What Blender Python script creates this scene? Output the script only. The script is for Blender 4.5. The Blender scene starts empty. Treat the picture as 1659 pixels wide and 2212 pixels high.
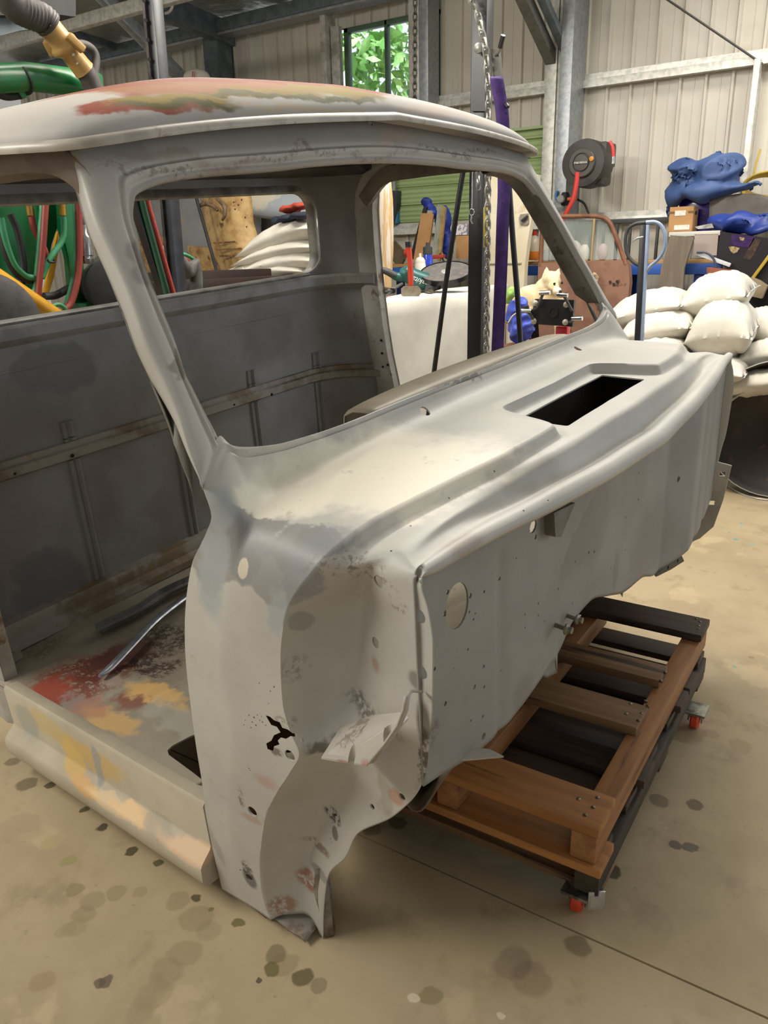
import bpy, bmesh, math, random
import numpy as np
from mathutils import Vector, Matrix, noise
from mathutils.bvhtree import BVHTree
random.seed(7)
SC = bpy.context.scene
COL = SC.collection

# ------------------------------------------------------------------ camera
CX, CY, FP = 829.5, 1106.0, 1661.0
PITCH, ROLL, YAW, H = math.radians(18.32), math.radians(-1.27), math.radians(-33.15), 1.15
_f = np.array([0, math.cos(PITCH), -math.sin(PITCH)]); _r = np.array([1., 0, 0]); _u = np.cross(_r, _f)
_R = _r*math.cos(ROLL) + _u*math.sin(ROLL); _U = -_r*math.sin(ROLL) + _u*math.cos(ROLL)
_B = np.array([[math.cos(YAW), math.sin(YAW), 0], [-math.sin(YAW), math.cos(YAW), 0], [0, 0, 1]])
R_, U_, F_ = _B@_R, _B@_U, _B@_f
CAM = np.array([0, 0, H])
cam = bpy.data.cameras.new('camera'); co = bpy.data.objects.new('camera', cam); COL.objects.link(co)
cam.sensor_fit = 'HORIZONTAL'; cam.sensor_width = 36.0; cam.lens = 36.0*FP/1659.0
cam.clip_start = 0.05; cam.clip_end = 200
mw = Matrix(((R_[0], U_[0], -F_[0], 0), (R_[1], U_[1], -F_[1], 0), (R_[2], U_[2], -F_[2], H), (0, 0, 0, 1)))
co.matrix_world = mw
SC.camera = co

# ------------------------------------------------------------------ exposure, world, lights
vs = SC.view_settings
vs.view_transform = 'Standard'; vs.look = 'None'; vs.gamma = 1.0; vs.use_curve_mapping = False
vs.exposure = 0.12
w = bpy.data.worlds.new('shed_air'); SC.world = w; w.use_nodes = True
w.node_tree.nodes['Background'].inputs[0].default_value = (1.0, 0.97, 0.90, 1)
w.node_tree.nodes['Background'].inputs[1].default_value = 0.36
def area(name, loc, target, sx, sy, power, color):
    l = bpy.data.lights.new(name, 'AREA'); l.shape = 'RECTANGLE'; l.size = sx; l.size_y = sy; l.energy = power; l.color = color
    o = bpy.data.objects.new(name, l); COL.objects.link(o); o.location = loc
    d = Vector(target) - Vector(loc); o.rotation_euler = d.to_track_quat('-Z', 'Y').to_euler(); return o
area('ceiling_strip_light', (-1.5, 2.9, 2.95), (-1.2, 2.5, 0), 2.6, 0.35, 132, (1.0, 0.945, 0.85))
area('ceiling_strip_light_near', (-3.0, -0.9, 2.95), (-1.0, 0.7, 0.3), 2.4, 0.35, 105, (1.0, 0.945, 0.85))
area('added_wall_light', (0.3, 4.7, 2.98), (0.3, 4.9, 0.6), 2.6, 0.35, 34, (1.0, 0.96, 0.88))  # added lamp that brightens the back wall, no fitting known there
area('open_roller_door', (5.0, 5.4, 1.5), (0, 3.4, 0.9), 2.6, 2.4, 75, (0.68, 0.81, 1.0))

# ------------------------------------------------------------------ pixel rays to world points
def ray(x, y): return (x-CX)*R_ - (y-CY)*U_ + FP*F_
def pl(x, y, n, d):
    r = ray(x, y); n = np.array(n, float); t = (d - CAM@n)/(r@n); return CAM + t*r
def Pz(x, y, z=0.): return Vector(pl(x, y, (0, 0, 1), z))
def Py(x, y, Y): return Vector(pl(x, y, (0, 1, 0), Y))
def Px(x, y, X): return Vector(pl(x, y, (1, 0, 0), X))

# ------------------------------------------------------------------ materials
def rgb(c):
    if isinstance(c, str):
        c = [int(c[i:i+2], 16)/255 for i in (0, 2, 4)]
        c = [v/12.92 if v <= .04045 else ((v+.055)/1.055)**2.4 for v in c]
    return tuple(c)[:3] + (1,)
class NT:
    def __init__(s, name):
        s.m = bpy.data.materials.new(name); s.m.use_nodes = True; s.t = s.m.node_tree
        s.b = s.t.nodes['Principled BSDF']; s.co = None
    def n(s, typ, **kw):
        q = s.t.nodes.new(typ)
        for k, v in kw.items():
            if k.startswith('i_'): q.inputs[int(k[2:])].default_value = v
            else: setattr(q, k, v)
        return q
    def l(s, a, b): s.t.links.new(a, b)
    def coord(s):
        if s.co is None: s.co = s.n('ShaderNodeTexCoord').outputs['Object']
        return s.co
    def noise(s, scale, detail=4, rough=.55, vec=None):
        q = s.n('ShaderNodeTexNoise'); q.inputs['Scale'].default_value = scale; q.inputs['Detail'].default_value = detail
        q.inputs['Roughness'].default_value = rough; s.l(vec or s.coord(), q.inputs['Vector']); return q
    def ramp(s, fac, a, b):
        q = s.n('ShaderNodeMapRange'); q.interpolation_type = 'SMOOTHSTEP'
        q.inputs[1].default_value = a; q.inputs[2].default_value = b; s.l(fac, q.inputs[0]); return q.outputs[0]
    def mix(s, fac, a, b):
        q = s.n('ShaderNodeMix', data_type='RGBA')
        if hasattr(fac, 'links'): s.l(fac, q.inputs[0])
        else: q.inputs[0].default_value = fac
        for v, i in ((a, 6), (b, 7)):
            if hasattr(v, 'links'): s.l(v, q.inputs[i])
            else: q.inputs[i].default_value = rgb(v)
        return q.outputs[2]
    def mul(s, a, b):
        q = s.n('ShaderNodeMath', operation='MULTIPLY')
        for v, i in ((a, 0), (b, 1)):
            if hasattr(v, 'links'): s.l(v, q.inputs[i])
            else: q.inputs[i].default_value = v
        return q.outputs[0]
    def bump(s, h, strength, dist=.002):
        q = s.n('ShaderNodeBump'); q.inputs['Strength'].default_value = strength; q.inputs['Distance'].default_value = dist
        s.l(h, q.inputs['Height']); s.l(q.outputs[0], s.b.inputs['Normal'])
MC = {}
def mat(name, c1, c2=None, rough=.6, metal=0., scale=8., lo=.4, hi=.65, bump=0., bscale=60., c3=None, s3=30., stretch=None, trans=0., alpha=1., spec=.5, coat=0., bdist=.002):
    if name in MC: return MC[name]
    t = NT(name); t.b.inputs['Roughness'].default_value = rough; t.b.inputs['Metallic'].default_value = metal
    t.b.inputs['Specular IOR Level'].default_value = spec
    if coat: t.b.inputs['Coat Weight'].default_value = coat
    if trans: t.b.inputs['Transmission Weight'].default_value = trans
    if alpha < 1: t.b.inputs['Alpha'].default_value = alpha
    vec = None
    if stretch:
        mp = t.n('ShaderNodeMapping'); mp.inputs['Scale'].default_value = stretch; t.l(t.coord(), mp.inputs[0]); vec = mp.outputs[0]
    col = rgb(c1)
    if c2 is not None:
        col = t.mix(t.ramp(t.noise(scale, 6, .6, vec).outputs[0], lo, hi), c1, c2)
    if c3 is not None:
        col = t.mix(t.ramp(t.noise(s3, 5, .65, vec).outputs[0], .58, .68), col, c3)
    if hasattr(col, 'links'): t.l(col, t.b.inputs[0])
    else: t.b.inputs[0].default_value = col
    if bump: t.bump(t.noise(bscale, 4, .6, vec).outputs[0], bump, bdist)
    MC[name] = t.m; return t.m
def paint(name, base, base2, spots, rough=.55, scale=5., warp=.03, wscale=9., metal=0., fine='8a857a', bump=.25, grime=None, spec=.5):
    """sheet metal with a list of patches: (centre, radii, colour, softness, strength[, noise breakup])"""
    t = NT(name); t.b.inputs['Roughness'].default_value = rough; t.b.inputs['Metallic'].default_value = metal; t.b.inputs['Specular IOR Level'].default_value = spec
    nz = t.noise(scale, 6, .6)
    col = t.mix(t.ramp(nz.outputs[0], .35, .68), base, base2)
    wn = t.noise(wscale, 5, .6)
    sub = t.n('ShaderNodeVectorMath', operation='SUBTRACT'); t.l(wn.outputs[1], sub.inputs[0]); sub.inputs[1].default_value = (.5, .5, .5)
    sc = t.n('ShaderNodeVectorMath', operation='SCALE'); t.l(sub.outputs[0], sc.inputs[0]); sc.inputs[3].default_value = warp*4
    ad = t.n('ShaderNodeVectorMath', operation='ADD'); t.l(t.coord(), ad.inputs[0]); t.l(sc.outputs[0], ad.inputs[1])
    ad2 = t.n('ShaderNodeVectorMath', operation='ADD'); t.l(t.coord(), ad2.inputs[0])
    sc2 = t.n('ShaderNodeVectorMath', operation='SCALE'); t.l(sub.outputs[0], sc2.inputs[0]); sc2.inputs[3].default_value = warp*.7; t.l(sc2.outputs[0], ad2.inputs[1])
    brk = t.noise(90, 5, .7)
    for sp in spots:
        c, r, colr, soft, k = sp[:5]
        if not isinstance(r, (tuple, list)): r = (r, r, r)
        s = t.n('ShaderNodeVectorMath', operation='SUBTRACT'); t.l((ad if max(r) > .03 else ad2).outputs[0], s.inputs[0]); s.inputs[1].default_value = tuple(c)
        dv = t.n('ShaderNodeVectorMath', operation='DIVIDE'); t.l(s.outputs[0], dv.inputs[0]); dv.inputs[1].default_value = r
        ln = t.n('ShaderNodeVectorMath', operation='LENGTH'); t.l(dv.outputs[0], ln.inputs[0])
        f = t.mul(t.ramp(ln.outputs['Value'], 1+soft, 1-soft*.6), k)
        if len(sp) > 5: f = t.mul(f, t.ramp(brk.outputs[0], sp[5]-.06, sp[5]+.06))
        col = t.mix(f, col, colr)
    if grime:
        col = t.mix(t.mul(t.ramp(t.noise(22, 6, .7).outputs[0], .6, .74), .6), col, grime)
    t.l(col, t.b.inputs[0])
    t.bump(t.noise(35, 5, .6).outputs[0], bump, .002)
    return t.m

# ------------------------------------------------------------------ mesh helpers
class MB:
    def __init__(s): s.v = []; s.f = []; s.sharp = False
    def add(s, vs, fs):
        o = len(s.v); s.v += [Vector(v) for v in vs]; s.f += [[i+o for i in f] for f in fs]; return s
    def box(s, c, size, rot=None, bev=0.):
        """centre, full size, rotation matrix (3x3)"""
        bm = bmesh.new(); bmesh.ops.create_cube(bm, size=1.0)
        bmesh.ops.scale(bm, vec=size, verts=bm.verts)
        if bev > 0: bmesh.ops.bevel(bm, geom=bm.edges[:], offset=min(bev, min(size)*.45), segments=2, affect='EDGES', profile=.6)
        m = rot.to_3x3() if rot is not None else Matrix.Identity(3)
        bm.verts.ensure_lookup_table()
        s.add([m@v.co + Vector(c) for v in bm.verts], [[v.index for v in f.verts] for f in bm.faces]); bm.free(); return s
    def beam(s, a, b, wd, ht, up=(0, 0, 1), bev=0.):
        a, b = Vector(a), Vector(b); d = (b-a); L = d.length; d.normalize(); u = Vector(up); sd = d.cross(u)
        if sd.length < 1e-4: sd = d.cross(Vector((1, 0, 0)))
        sd.normalize(); u = sd.cross(d); m = Matrix((d, sd, u)).transposed()
        return s.box((a+b)/2, (L, wd, ht), m, bev)
    def tube(s, pts, r, n=10, closed=False, caps=True, sub=0):
        P = [Vector(p) for p in pts]
        if sub: P = cat(P, sub, closed)
        N = len(P); rr = r if hasattr(r, '__len__') else [r]*N
        if hasattr(r, '__len__') and len(r) != N: rr = list(np.interp(np.linspace(0, 1, N), np.linspace(0, 1, len(r)), r))
        rings = []; u = None
        for i in range(N):
            a = P[i-1] if (i > 0 or closed) else P[i]; b = P[(i+1) % N] if (i < N-1 or closed) else P[i]
            t = (b-a).normalized()
            if u is None:
                u = t.cross(Vector((0, 0, 1)));
                if u.length < .1: u = t.cross(Vector((1, 0, 0)))
            u = (u - t*u.dot(t)).normalized(); w2 = t.cross(u)
            rings.append([P[i] + (u*math.cos(2*math.pi*k/n) + w2*math.sin(2*math.pi*k/n))*rr[i] for k in range(n)])
        vs = [v for q in rings for v in q]; fs = []
        for i in range(N if closed else N-1):
            j = (i+1) % N
            for k in range(n): fs.append([i*n+k, i*n+(k+1) % n, j*n+(k+1) % n, j*n+k])
        if caps and not closed: fs += [list(range(n))[::-1], [(N-1)*n+k for k in range(n)]]
        return s.add(vs, fs)
    def cyl(s, a, b, r, r2=None, n=20):
        return s.tube([a, b], [r, r if r2 is None else r2], n)
    def lathe(s, base, axis, prof, n=28, caps=True):
        a = Vector(axis).normalized(); u = a.cross(Vector((0, 0, 1)))
        if u.length < .1: u = a.cross(Vector((1, 0, 0)))
        u.normalize(); w2 = a.cross(u); B = Vector(base); vs = []; fs = []
        for r, z in prof:
            for k in range(n):
                q = 2*math.pi*k/n; vs.append(B + a*z + (u*math.cos(q)+w2*math.sin(q))*max(r, 1e-5))
        for i in range(len(prof)-1):
            for k in range(n): fs.append([i*n+k, i*n+(k+1) % n, (i+1)*n+(k+1) % n, (i+1)*n+k])
        if caps: fs += [list(range(n))[::-1], [(len(prof)-1)*n+k for k in range(n)]]
        return s.add(vs, fs)
    def prism(s, poly, vec):
        n = len(poly); vec = Vector(vec); P = [Vector(p) for p in poly]
        return s.add(P + [p+vec for p in P], [list(range(n))[::-1], list(range(n, 2*n))] + [[i, (i+1) % n, n+(i+1) % n, n+i] for i in range(n)])
    def grid(s, G, closed_u=False, closed_v=False):
        nu, nv = len(G), len(G[0]); vs = [p for row in G for p in row]; fs = []
        for i in range(nu if closed_u else nu-1):
            for j in range(nv if closed_v else nv-1):
                a, b = (i+1) % nu, (j+1) % nv; fs.append([i*nv+j, a*nv+j, a*nv+b, i*nv+b])
        return s.add(vs, fs)
def cat(P, n, closed=False):
    out = []; N = len(P)
    for i in range(N if closed else N-1):
        p0 = P[i-1] if (i > 0 or closed) else P[0]*2-P[1]; p1 = P[i]; p2 = P[(i+1) % N]
        p3 = P[(i+2) % N] if (i+2 < N or closed) else P[-1]*2-P[-2]
        for k in range(n):
            t = k/n
            out.append(.5*((2*p1) + (p2-p0)*t + (2*p0-5*p1+4*p2-p3)*t*t + (3*p1-p0-3*p2+p3)*t*t*t))
    if not closed: out.append(P[-1])
    return out
def pchip(xs, ys, q):
    xs = np.array(xs, float); ys = np.array(ys, float); q = np.clip(np.array(q, float), xs[0], xs[-1])
    h = np.diff(xs); d = np.diff(ys)/h; m = np.zeros(len(xs))
    for i in range(1, len(xs)-1):
        if d[i-1]*d[i] > 0:
            w1 = 2*h[i]+h[i-1]; w2 = h[i]+2*h[i-1]; m[i] = (w1+w2)/(w1/d[i-1]+w2/d[i])
    m[0], m[-1] = d[0], d[-1]
    i = np.clip(np.searchsorted(xs, q)-1, 0, len(xs)-2); t = (q-xs[i])/h[i]
    return (2*t**3-3*t**2+1)*ys[i] + (t**3-2*t**2+t)*h[i]*m[i] + (-2*t**3+3*t**2)*ys[i+1] + (t**3-t**2)*h[i]*m[i+1]

MATS = {}
def rootm(o): return MATS.get(o.name)
def link(name, mb, m, smooth=40):
    me = bpy.data.meshes.new(name); me.from_pydata([tuple(v) for v in mb.v], [], mb.f); me.validate(); me.update()
    bm = bmesh.new(); bm.from_mesh(me); bmesh.ops.recalc_face_normals(bm, faces=bm.faces)
    if smooth:
        for f in bm.faces: f.smooth = True
        th = math.radians(smooth)
        for e in bm.edges:
            if len(e.link_faces) == 2 and e.calc_face_angle(0) > th: e.smooth = False
    bm.to_mesh(me); bm.free()
    o = bpy.data.objects.new(name, me); COL.objects.link(o)
    if m: me.materials.append(m)
    return o
def thing(name, label, cat_, loc=(0, 0, 0), group=None, mtx=None):
    o = bpy.data.objects.new(name, None); COL.objects.link(o); o.empty_display_size = .05
    M = mtx if mtx is not None else Matrix.Translation(Vector(loc))
    o.matrix_world = M; MATS[o.name] = M; o['label'] = label; o['category'] = cat_
    if group: o['group'] = group
    return o
def part(name, mb, m, root, local=False, smooth=40, label=None):
    M = MATS[root.name]
    if not local:
        Mi = M.inverted(); mb.v = [Mi@v for v in mb.v]
    o = link(name, mb, m, smooth); o.parent = root; MATS[o.name] = M
    if label: o['label'] = label
    return o
def solo(name, mb, m, label, cat_, group=None, smooth=40, kind=None):
    xs = [v.x for v in mb.v]; ys = [v.y for v in mb.v]; zs = [v.z for v in mb.v]
    c = Vector(((min(xs)+max(xs))/2, (min(ys)+max(ys))/2, min(zs)))
    mb.v = [v-c for v in mb.v]
    o = link(name, mb, m, smooth); o.location = c; MATS[o.name] = Matrix.Translation(c)
    o['label'] = label; o['category'] = cat_
    if group: o['group'] = group
    if kind: o['kind'] = kind
    return o
def struct(name, mb, m, smooth=30):
    o = link(name, mb, m, smooth); o['kind'] = 'structure'; return o
def RZ(a): return Matrix.Rotation(a, 3, 'Z')
def evalmesh(o):
    dg = bpy.context.evaluated_depsgraph_get(); dg.update(); e = o.evaluated_get(dg)
    me = bpy.data.meshes.new_from_object(e, preserve_all_data_layers=True, depsgraph=dg)
    o.modifiers.clear(); old = o.data; nm = old.name; o.data = me; bpy.data.meshes.remove(old); me.name = nm; return o
def solidify(o, t, offset=-1):
    m = o.modifiers.new('s', 'SOLIDIFY'); m.thickness = t; m.offset = offset; m.use_rim = True; m.use_even_offset = False; return evalmesh(o)
def cut(o, mb):
    me = bpy.data.meshes.new('cutter'); me.from_pydata([tuple(v) for v in mb.v], [], mb.f); me.validate()
    bm = bmesh.new(); bm.from_mesh(me); bmesh.ops.recalc_face_normals(bm, faces=bm.faces); bm.to_mesh(me); bm.free()
    c = bpy.data.objects.new('cutter', me); COL.objects.link(c); c.matrix_world = MATS[o.name]
    c.parent = None; bpy.context.view_layer.update()
    m = o.modifiers.new('b', 'BOOLEAN'); m.operation = 'DIFFERENCE'; m.object = c; m.solver = 'MANIFOLD'
    n0 = len(o.data.polygons)
    evalmesh(o); print('CUT', o.name, n0, len(o.data.polygons)); bpy.data.objects.remove(c); bpy.data.meshes.remove(me); return o
# ------------------------------------------------------------------ room shell
WALLY = 5.5
def pan_wall(mb, x0, x1, z0, z1, Y, pitch=.152, rib=.02, holes=None):
    """sheeted wall: flat pans with narrow standing ribs"""
    xs = []; x = x0
    while x < x1:
        xs += [(x, 0), (x+pitch*.40, 0), (x+pitch*.41, -.003), (x+pitch*.43, -.003), (x+pitch*.44, 0), (x+pitch-.034, 0), (x+pitch-.026, -rib), (x+pitch-.012, -rib), (x+pitch-.004, 0)]; x += pitch
    zs = [z0, z1]
    if not holes:
        mb.grid([[Vector((a, Y+d, z)) for z in zs] for a, d in xs]); return
    hx0, hx1, hz0, hz1 = holes
    for (a, d), (b, e) in zip(xs[:-1], xs[1:]):
        segs = [(z0, z1)] if (b <= hx0 or a >= hx1) else [(z0, hz0), (hz1, z1)]
        for q0, q1 in segs:
            mb.add([(a, Y+d, q0), (b, Y+e, q0), (b, Y+e, q1), (a, Y+d, q1)], [[0, 1, 2, 3]])
m_wall = mat('shed_sheet_cream', 'cec9bd', 'c5bfb2', rough=.45, scale=2.2, bump=.1, bscale=4, c3='c2baa9', s3=1.4)
m_galv = mat('galvanised_steel', 'a9adb0', '8e9498', rough=.42, metal=.55, scale=35, lo=.35, hi=.7, bump=.15, bscale=120)
m_galvlight = mat('galvanised_purlin', 'd2d0c8', 'b4b4ae', rough=.4, metal=.25, scale=28, bump=.1)
m_dkgalv = mat('dull_zinc_beam', '6f787d', '59636a', rough=.5, metal=.4, scale=14)
WX0, WX1, WZ0, WZ1 = -3.84, -3.02, 2.0, 2.80
mb = MB(); pan_wall(mb, -8.0, 1.6, 0, 3.02, WALLY, holes=(WX0, WX1, WZ0, WZ1)); struct('wall_back', mb, m_wall)
# concrete floor with stains laid down by drips and spills
def floor_mat():
    t = NT('oil_spotted_concrete'); t.b.inputs['Roughness'].default_value = .62
    c = t.mix(t.ramp(t.noise(1.6, 8, .62).outputs[0], .38, .66), 'ab9a7a', '99886a')
    c = t.mix(t.mul(t.ramp(t.noise(7, 8, .7).outputs[0], .52, .7), .7), c, '8c7b60')
    c = t.mix(t.mul(t.ramp(t.noise(34, 5, .7).outputs[0], .64, .72), .5), c, '6b5c46')
    c = t.mix(t.mul(t.ramp(t.noise(3.1, 7, .55).outputs[0], .60, .64), .35), c, 'c4b08c')
    wn = t.noise(16, 4, .6)
    sub = t.n('ShaderNodeVectorMath', operation='SUBTRACT'); t.l(wn.outputs[1], sub.inputs[0]); sub.inputs[1].default_value = (.5, .5, .5)
    sc = t.n('ShaderNodeVectorMath', operation='SCALE'); t.l(sub.outputs[0], sc.inputs[0]); sc.inputs[3].default_value = .035
    ad = t.n('ShaderNodeVectorMath', operation='ADD'); t.l(t.coord(), ad.inputs[0]); t.l(sc.outputs[0], ad.inputs[1])
    sp = []
    for x, y, r, cc, k in [(60, 1693, .028, '3a3018', .95), (30, 1645, .022, '4f4527', .9), (107, 1697, .013, '33290f', .9), (184, 1750, .010, '332b14', .9), (218, 1786, .013, '2e2712', .95),
                           (286, 1840, .014, '33300f', .95), (340, 1866, .011, '3c3814', .9), (424, 1940, .010, '38300f', .9), (512, 1994, .011, '55501c', .85), (450, 1965, .006, '55501c', .8),
                           (145, 1862, .016, '8a8350', .75), (110, 1820, .020, '998d5e', .6), (160, 1920, .018, '7d7350', .7), (253, 1928, .022, '7a6e4e', .7), (300, 1931, .014, '8a7c58', .6),
                           (200, 1945, .030, '7b7254', .7), (180, 1975, .028, '7b7254', .7), (160, 2005, .026, '857a58', .6), (140, 2010, .022, '857a58', .5),
                           (385, 1945, .030, '7d7150', .7), (425, 1985, .036, '7d7150', .7), (450, 2010, .028, '83765a', .6), (400, 2060, .034, '7d7150', .65), (360, 2100, .036, '7d7150', .6), (330, 2150, .036, '857958', .6), (310, 2180, .03, '857958', .55),
                           (600, 2060, .020, '4a4420', .85), (592, 2092, .014, '4f4a14', .85), (615, 2080, .030, '6f6440', .6), (656, 2110, .017, '4c421f', .85), (690, 2126, .014, '6f6040', .6),
                           (930, 2150, .022, '6a6436', .8), (1245, 2043, .028, '54461f', .85), (1110, 2080, .040, '5c4a3a', .6), (1150, 2110, .042, '5c4a3a', .5), (1460, 1825, .014, '20242a', .95), (1490, 1828, .014, '20242a', .9),
                           (1425, 1730, .020, '3a2e1c', .85), (1498, 1740, .018, '4f3f28', .85), (1535, 1585, .020, '857355', .6), (1600, 1612, .034, '8f7355', .6), (860, 1778, .026, '33270e', .9), (800, 1790, .025, '4a3c20', .7),
                           (1320, 1885, .018, '2a200c', .9), (1300, 1860, .024, '2a200c', .8), (40, 1790, .06, '8f7d62', .5), (1520, 1850, .10, '8c7a5c', .4), (1590, 1165, .010, '2f90a0', .9), (1575, 1150, .007, '2f90a0', .8), (1600, 1130, .006, '2f90a0', .8), (1560, 1140, .005, '2f90a0', .7), (1625, 1175, .012, '5aa0a0', .5), (1585, 1440, .008, '4f9a9a', .8), (1600, 1136, .012, '6aa8a0', .6),
                           (560, 2120, .006, '3a3228', .9), (230, 2117, .012, '55493a', .9), (215, 2120, .010, '55493a', .9), (90, 2120, .02, '80664a', .6), (1620, 1420, .01, '7a5a3a', .6), (895, 2155, .01, 'd8cdb4', .6), (1080, 2190, .008, 'd8cdb4', .6), (1345, 1955, .014, 'b8a888', .6), (1370, 2000, .08, '8c7a5c', .4), (1270, 1900, .02, '2a200c', .8)]:
        sp.append((Pz(x, y), r*(.8 if r > .02 else 1), cc, k*(.62 if r > .018 else .9)))
    for p, r, cc, k in sp:
        s = t.n('ShaderNodeVectorMath', operation='DISTANCE'); t.l(ad.outputs[0], s.inputs[0]); s.inputs[1].default_value = tuple(p)
        f = t.mul(t.ramp(s.outputs['Value'], r*1.15, r*.85), k); c = t.mix(f, c, cc)
    t.l(c, t.b.inputs[0]); t.bump(t.noise(55, 6, .65).outputs[0], .25, .002); return t.m
mb = MB(); a, b = Pz(770, 1800), Pz(1659, 2200); sy = (a.y+b.y)/2; sl = (b.y-a.y)/(b.x-a.x)
g = .0022
def seam(x): return a.y + sl*(x-a.x)
X0, X1 = -9, 7
mb.add([(X0, -4, 0), (X1, -4, 0), (X1, seam(X1)-g, 0), (X0, seam(X0)-g, 0)], [[0, 1, 2, 3]])
mb.add([(X0, seam(X0)+g, 0), (X1, seam(X1)+g, 0), (X1, 9, 0), (X0, 9, 0)], [[0, 1, 2, 3]])
mb.add([(X0, seam(X0)-g, 0), (X1, seam(X1)-g, 0), (X1, seam(X1)-g, -.012), (X0, seam(X0)-g, -.012)], [[0, 1, 2, 3]])
mb.add([(X0, seam(X0)+g, 0), (X1, seam(X1)+g, 0), (X1, seam(X1)+g, -.012), (X0, seam(X0)+g, -.012)], [[0, 1, 2, 3]])
mb.add([(X0, seam(X0)-g, -.012), (X1, seam(X1)-g, -.012), (X1, seam(X1)+g, -.012), (X0, seam(X0)+g, -.012)], [[0, 1, 2, 3]])
struct('floor', mb, floor_mat(), smooth=0)
# ceiling of foil sheeting
m_ceil = mat('roof_foil', 'a8a89c', '8f9088', rough=.35, metal=.35, scale=1.3, bump=.35, bscale=3.5, bdist=.05)
mb = MB(); G = []
for i in range(41):
    x = -8+i*.2; G.append([Vector((x, Y, 3.05+.10*(WALLY-Y)*.9+.012*math.sin(i*2.4+Y))) for Y in np.linspace(1.2, WALLY, 24)])
mb.grid(G); struct('ceiling', mb, m_ceil)

# ------------------------------------------------------------------ the truck cab (local frame: x forward, y to the far side, z up)
CM = np.array([[.998, .065, .005], [-.064, .995, -.074], [-.01, .074, .997]])
CO = np.array(Pz(575, 1975, .03))
q = Matrix([list(r) for r in CM]).to_quaternion().to_matrix()
CABM = Matrix.Translation(Vector(CO)) @ q.to_4x4()
CMi = np.array(q).T
def c2l(p): return CMi@(np.array(p)-CO)
CL = c2l(CAM)
def G_(x, y, g, t0=.3, t1=8):
    r = ray(x, y); r = r/(r@F_); d = CMi@r; ts = np.linspace(t0, t1, 400); P = CL[None]+ts[:, None]*d[None]
    v = np.array([g(p) for p in P]); i = np.nonzero(v[:-1]*v[1:] < 0)[0]
    if len(i) == 0: raise ValueError((x, y))
    a, b = ts[i[0]], ts[i[0]+1]; ga = v[i[0]]
    for _ in range(30):
        m = (a+b)/2; gm = g(CL+m*d)
        if ga*gm <= 0: b = m
        else: a, ga = m, gm
    return Vector(CL+a*d)
WD = 1.54; HW = WD/2
def mir(p): return Vector((p[0], WD-p[1], p[2]))
def gws(l): return l[0]-(.049-.6*(l[2]-.78)-.06*((l[1]-HW)**2-HW**2))
def wsx(y, z): return .049-.6*(z-.78)-.06*((y-HW)**2-HW**2)
def gsm(l): return l[0]-.337-.066*(1-(2*l[1]/WD-1)**2)
def wob(p, a=.0012, s=9.): return Vector(noise.noise_vector(Vector(p)*s))*a

SV = np.array(sorted(set(list(np.round(np.linspace(-.77, 0, 110), 4)) + list(np.round(np.linspace(0, .12, 26), 4)) + list(np.round(np.linspace(.12, .46, 36), 4)) + list(np.round(np.linspace(.46, .62, 30), 4)) + list(np.round(np.linspace(.62, .77, 8), 4)))))
def row(k):
    k = sorted(k); s = [q[0] for q in k]
    return np.stack([pchip(s, [q[1][i] for q in k], SV) for i in range(3)], 1)
rows = []
# outer rows, from the windscreen / door edge to the crease
Q4 = row([(.77, (.044, .77, .847)), (.53, (.040, .533, .848)), (.35, (.035, .353, .845)), (.24, (.029, .239, .844)), (.16, (.023, .16, .846)), (.10, (.012, .097, .855)), (.075, (.003, .066, .866)), (.05, (-.007, .056, .881)),
          (0, (.012, -.003, .822)), (-.025, (.021, -.003, .786)), (-.05, (.006, -.003, .757)), (-.075, (-.012, -.004, .732)), (-.10, (-.033, -.008, .70)), (-.18, (-.069, -.015, .586)), (-.25, (-.079, -.018, .51)), (-.32, (-.084, -.02, .43)), (-.42, (-.091, -.019, .33)), (-.49, (-.098, -.016, .25)), (-.565, (-.106, -.013, .187)), (-.64, (-.114, -.008, .10)), (-.72, (-.118, -.002, .03)), (-.77, (-.118, 0, -.012))])
Q2 = row([(.77, (.128, .77, .821)), (.6, (.121, .6, .819)), (.39, (.108, .39, .813)), (.23, (.080, .23, .801)), (.11, (.062, .11, .788)), (.06, (.067, .062, .781)), (.03, (.072, .034, .773)), (.0, (.077, .013, .757)), (-.03, (.075, -.003, .733)), (-.06, (.066, -.012, .708)), (-.1, (.052, -.018, .672)),
          (-.18, (.03, -.024, .587)), (-.25, (.022, -.026, .515)), (-.32, (.025, -.027, .437)), (-.42, (.002, -.024, .335)), (-.49, (-.02, -.021, .265)), (-.565, (-.038, -.017, .195)), (-.64, (-.05, -.011, .11)), (-.72, (-.058, -.004, .035)), (-.77, (-.055, 0, -.008))])
C_ = row([(.77, (.178, .77, .820)), (.60, (.172, .575, .819)), (.583, (.180, .558, .819)), (.512, (.292, .512, .818)), (.50, (.300, .505, .817)), (.36, (.293, .36, .812)), (.26, (.269, .26, .803)), (.175, (.248, .175, .794)), (.09, (.230, .09, .784)), (.04, (.222, .045, .773)), (.02, (.217, .023, .765)), (0, (.209, .006, .752)), (-.02, (.199, -.003, .736)),
          (-.04, (.185, -.008, .718)), (-.10, (.154, -.012, .666)), (-.18, (.138, -.017, .589)), (-.25, (.135, -.020, .52)), (-.29, (.144, -.021, .477)), (-.32, (.158, -.022, .446)), (-.36, (.136, -.022, .402)), (-.42, (.099, -.021, .344)), (-.49, (.062, -.018, .277)), (-.565, (.035, -.014, .201)), (-.64, (.014, -.009, .122)), (-.72, (.005, -.004, .046)), (-.77, (.010, 0, -.008))])
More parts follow.
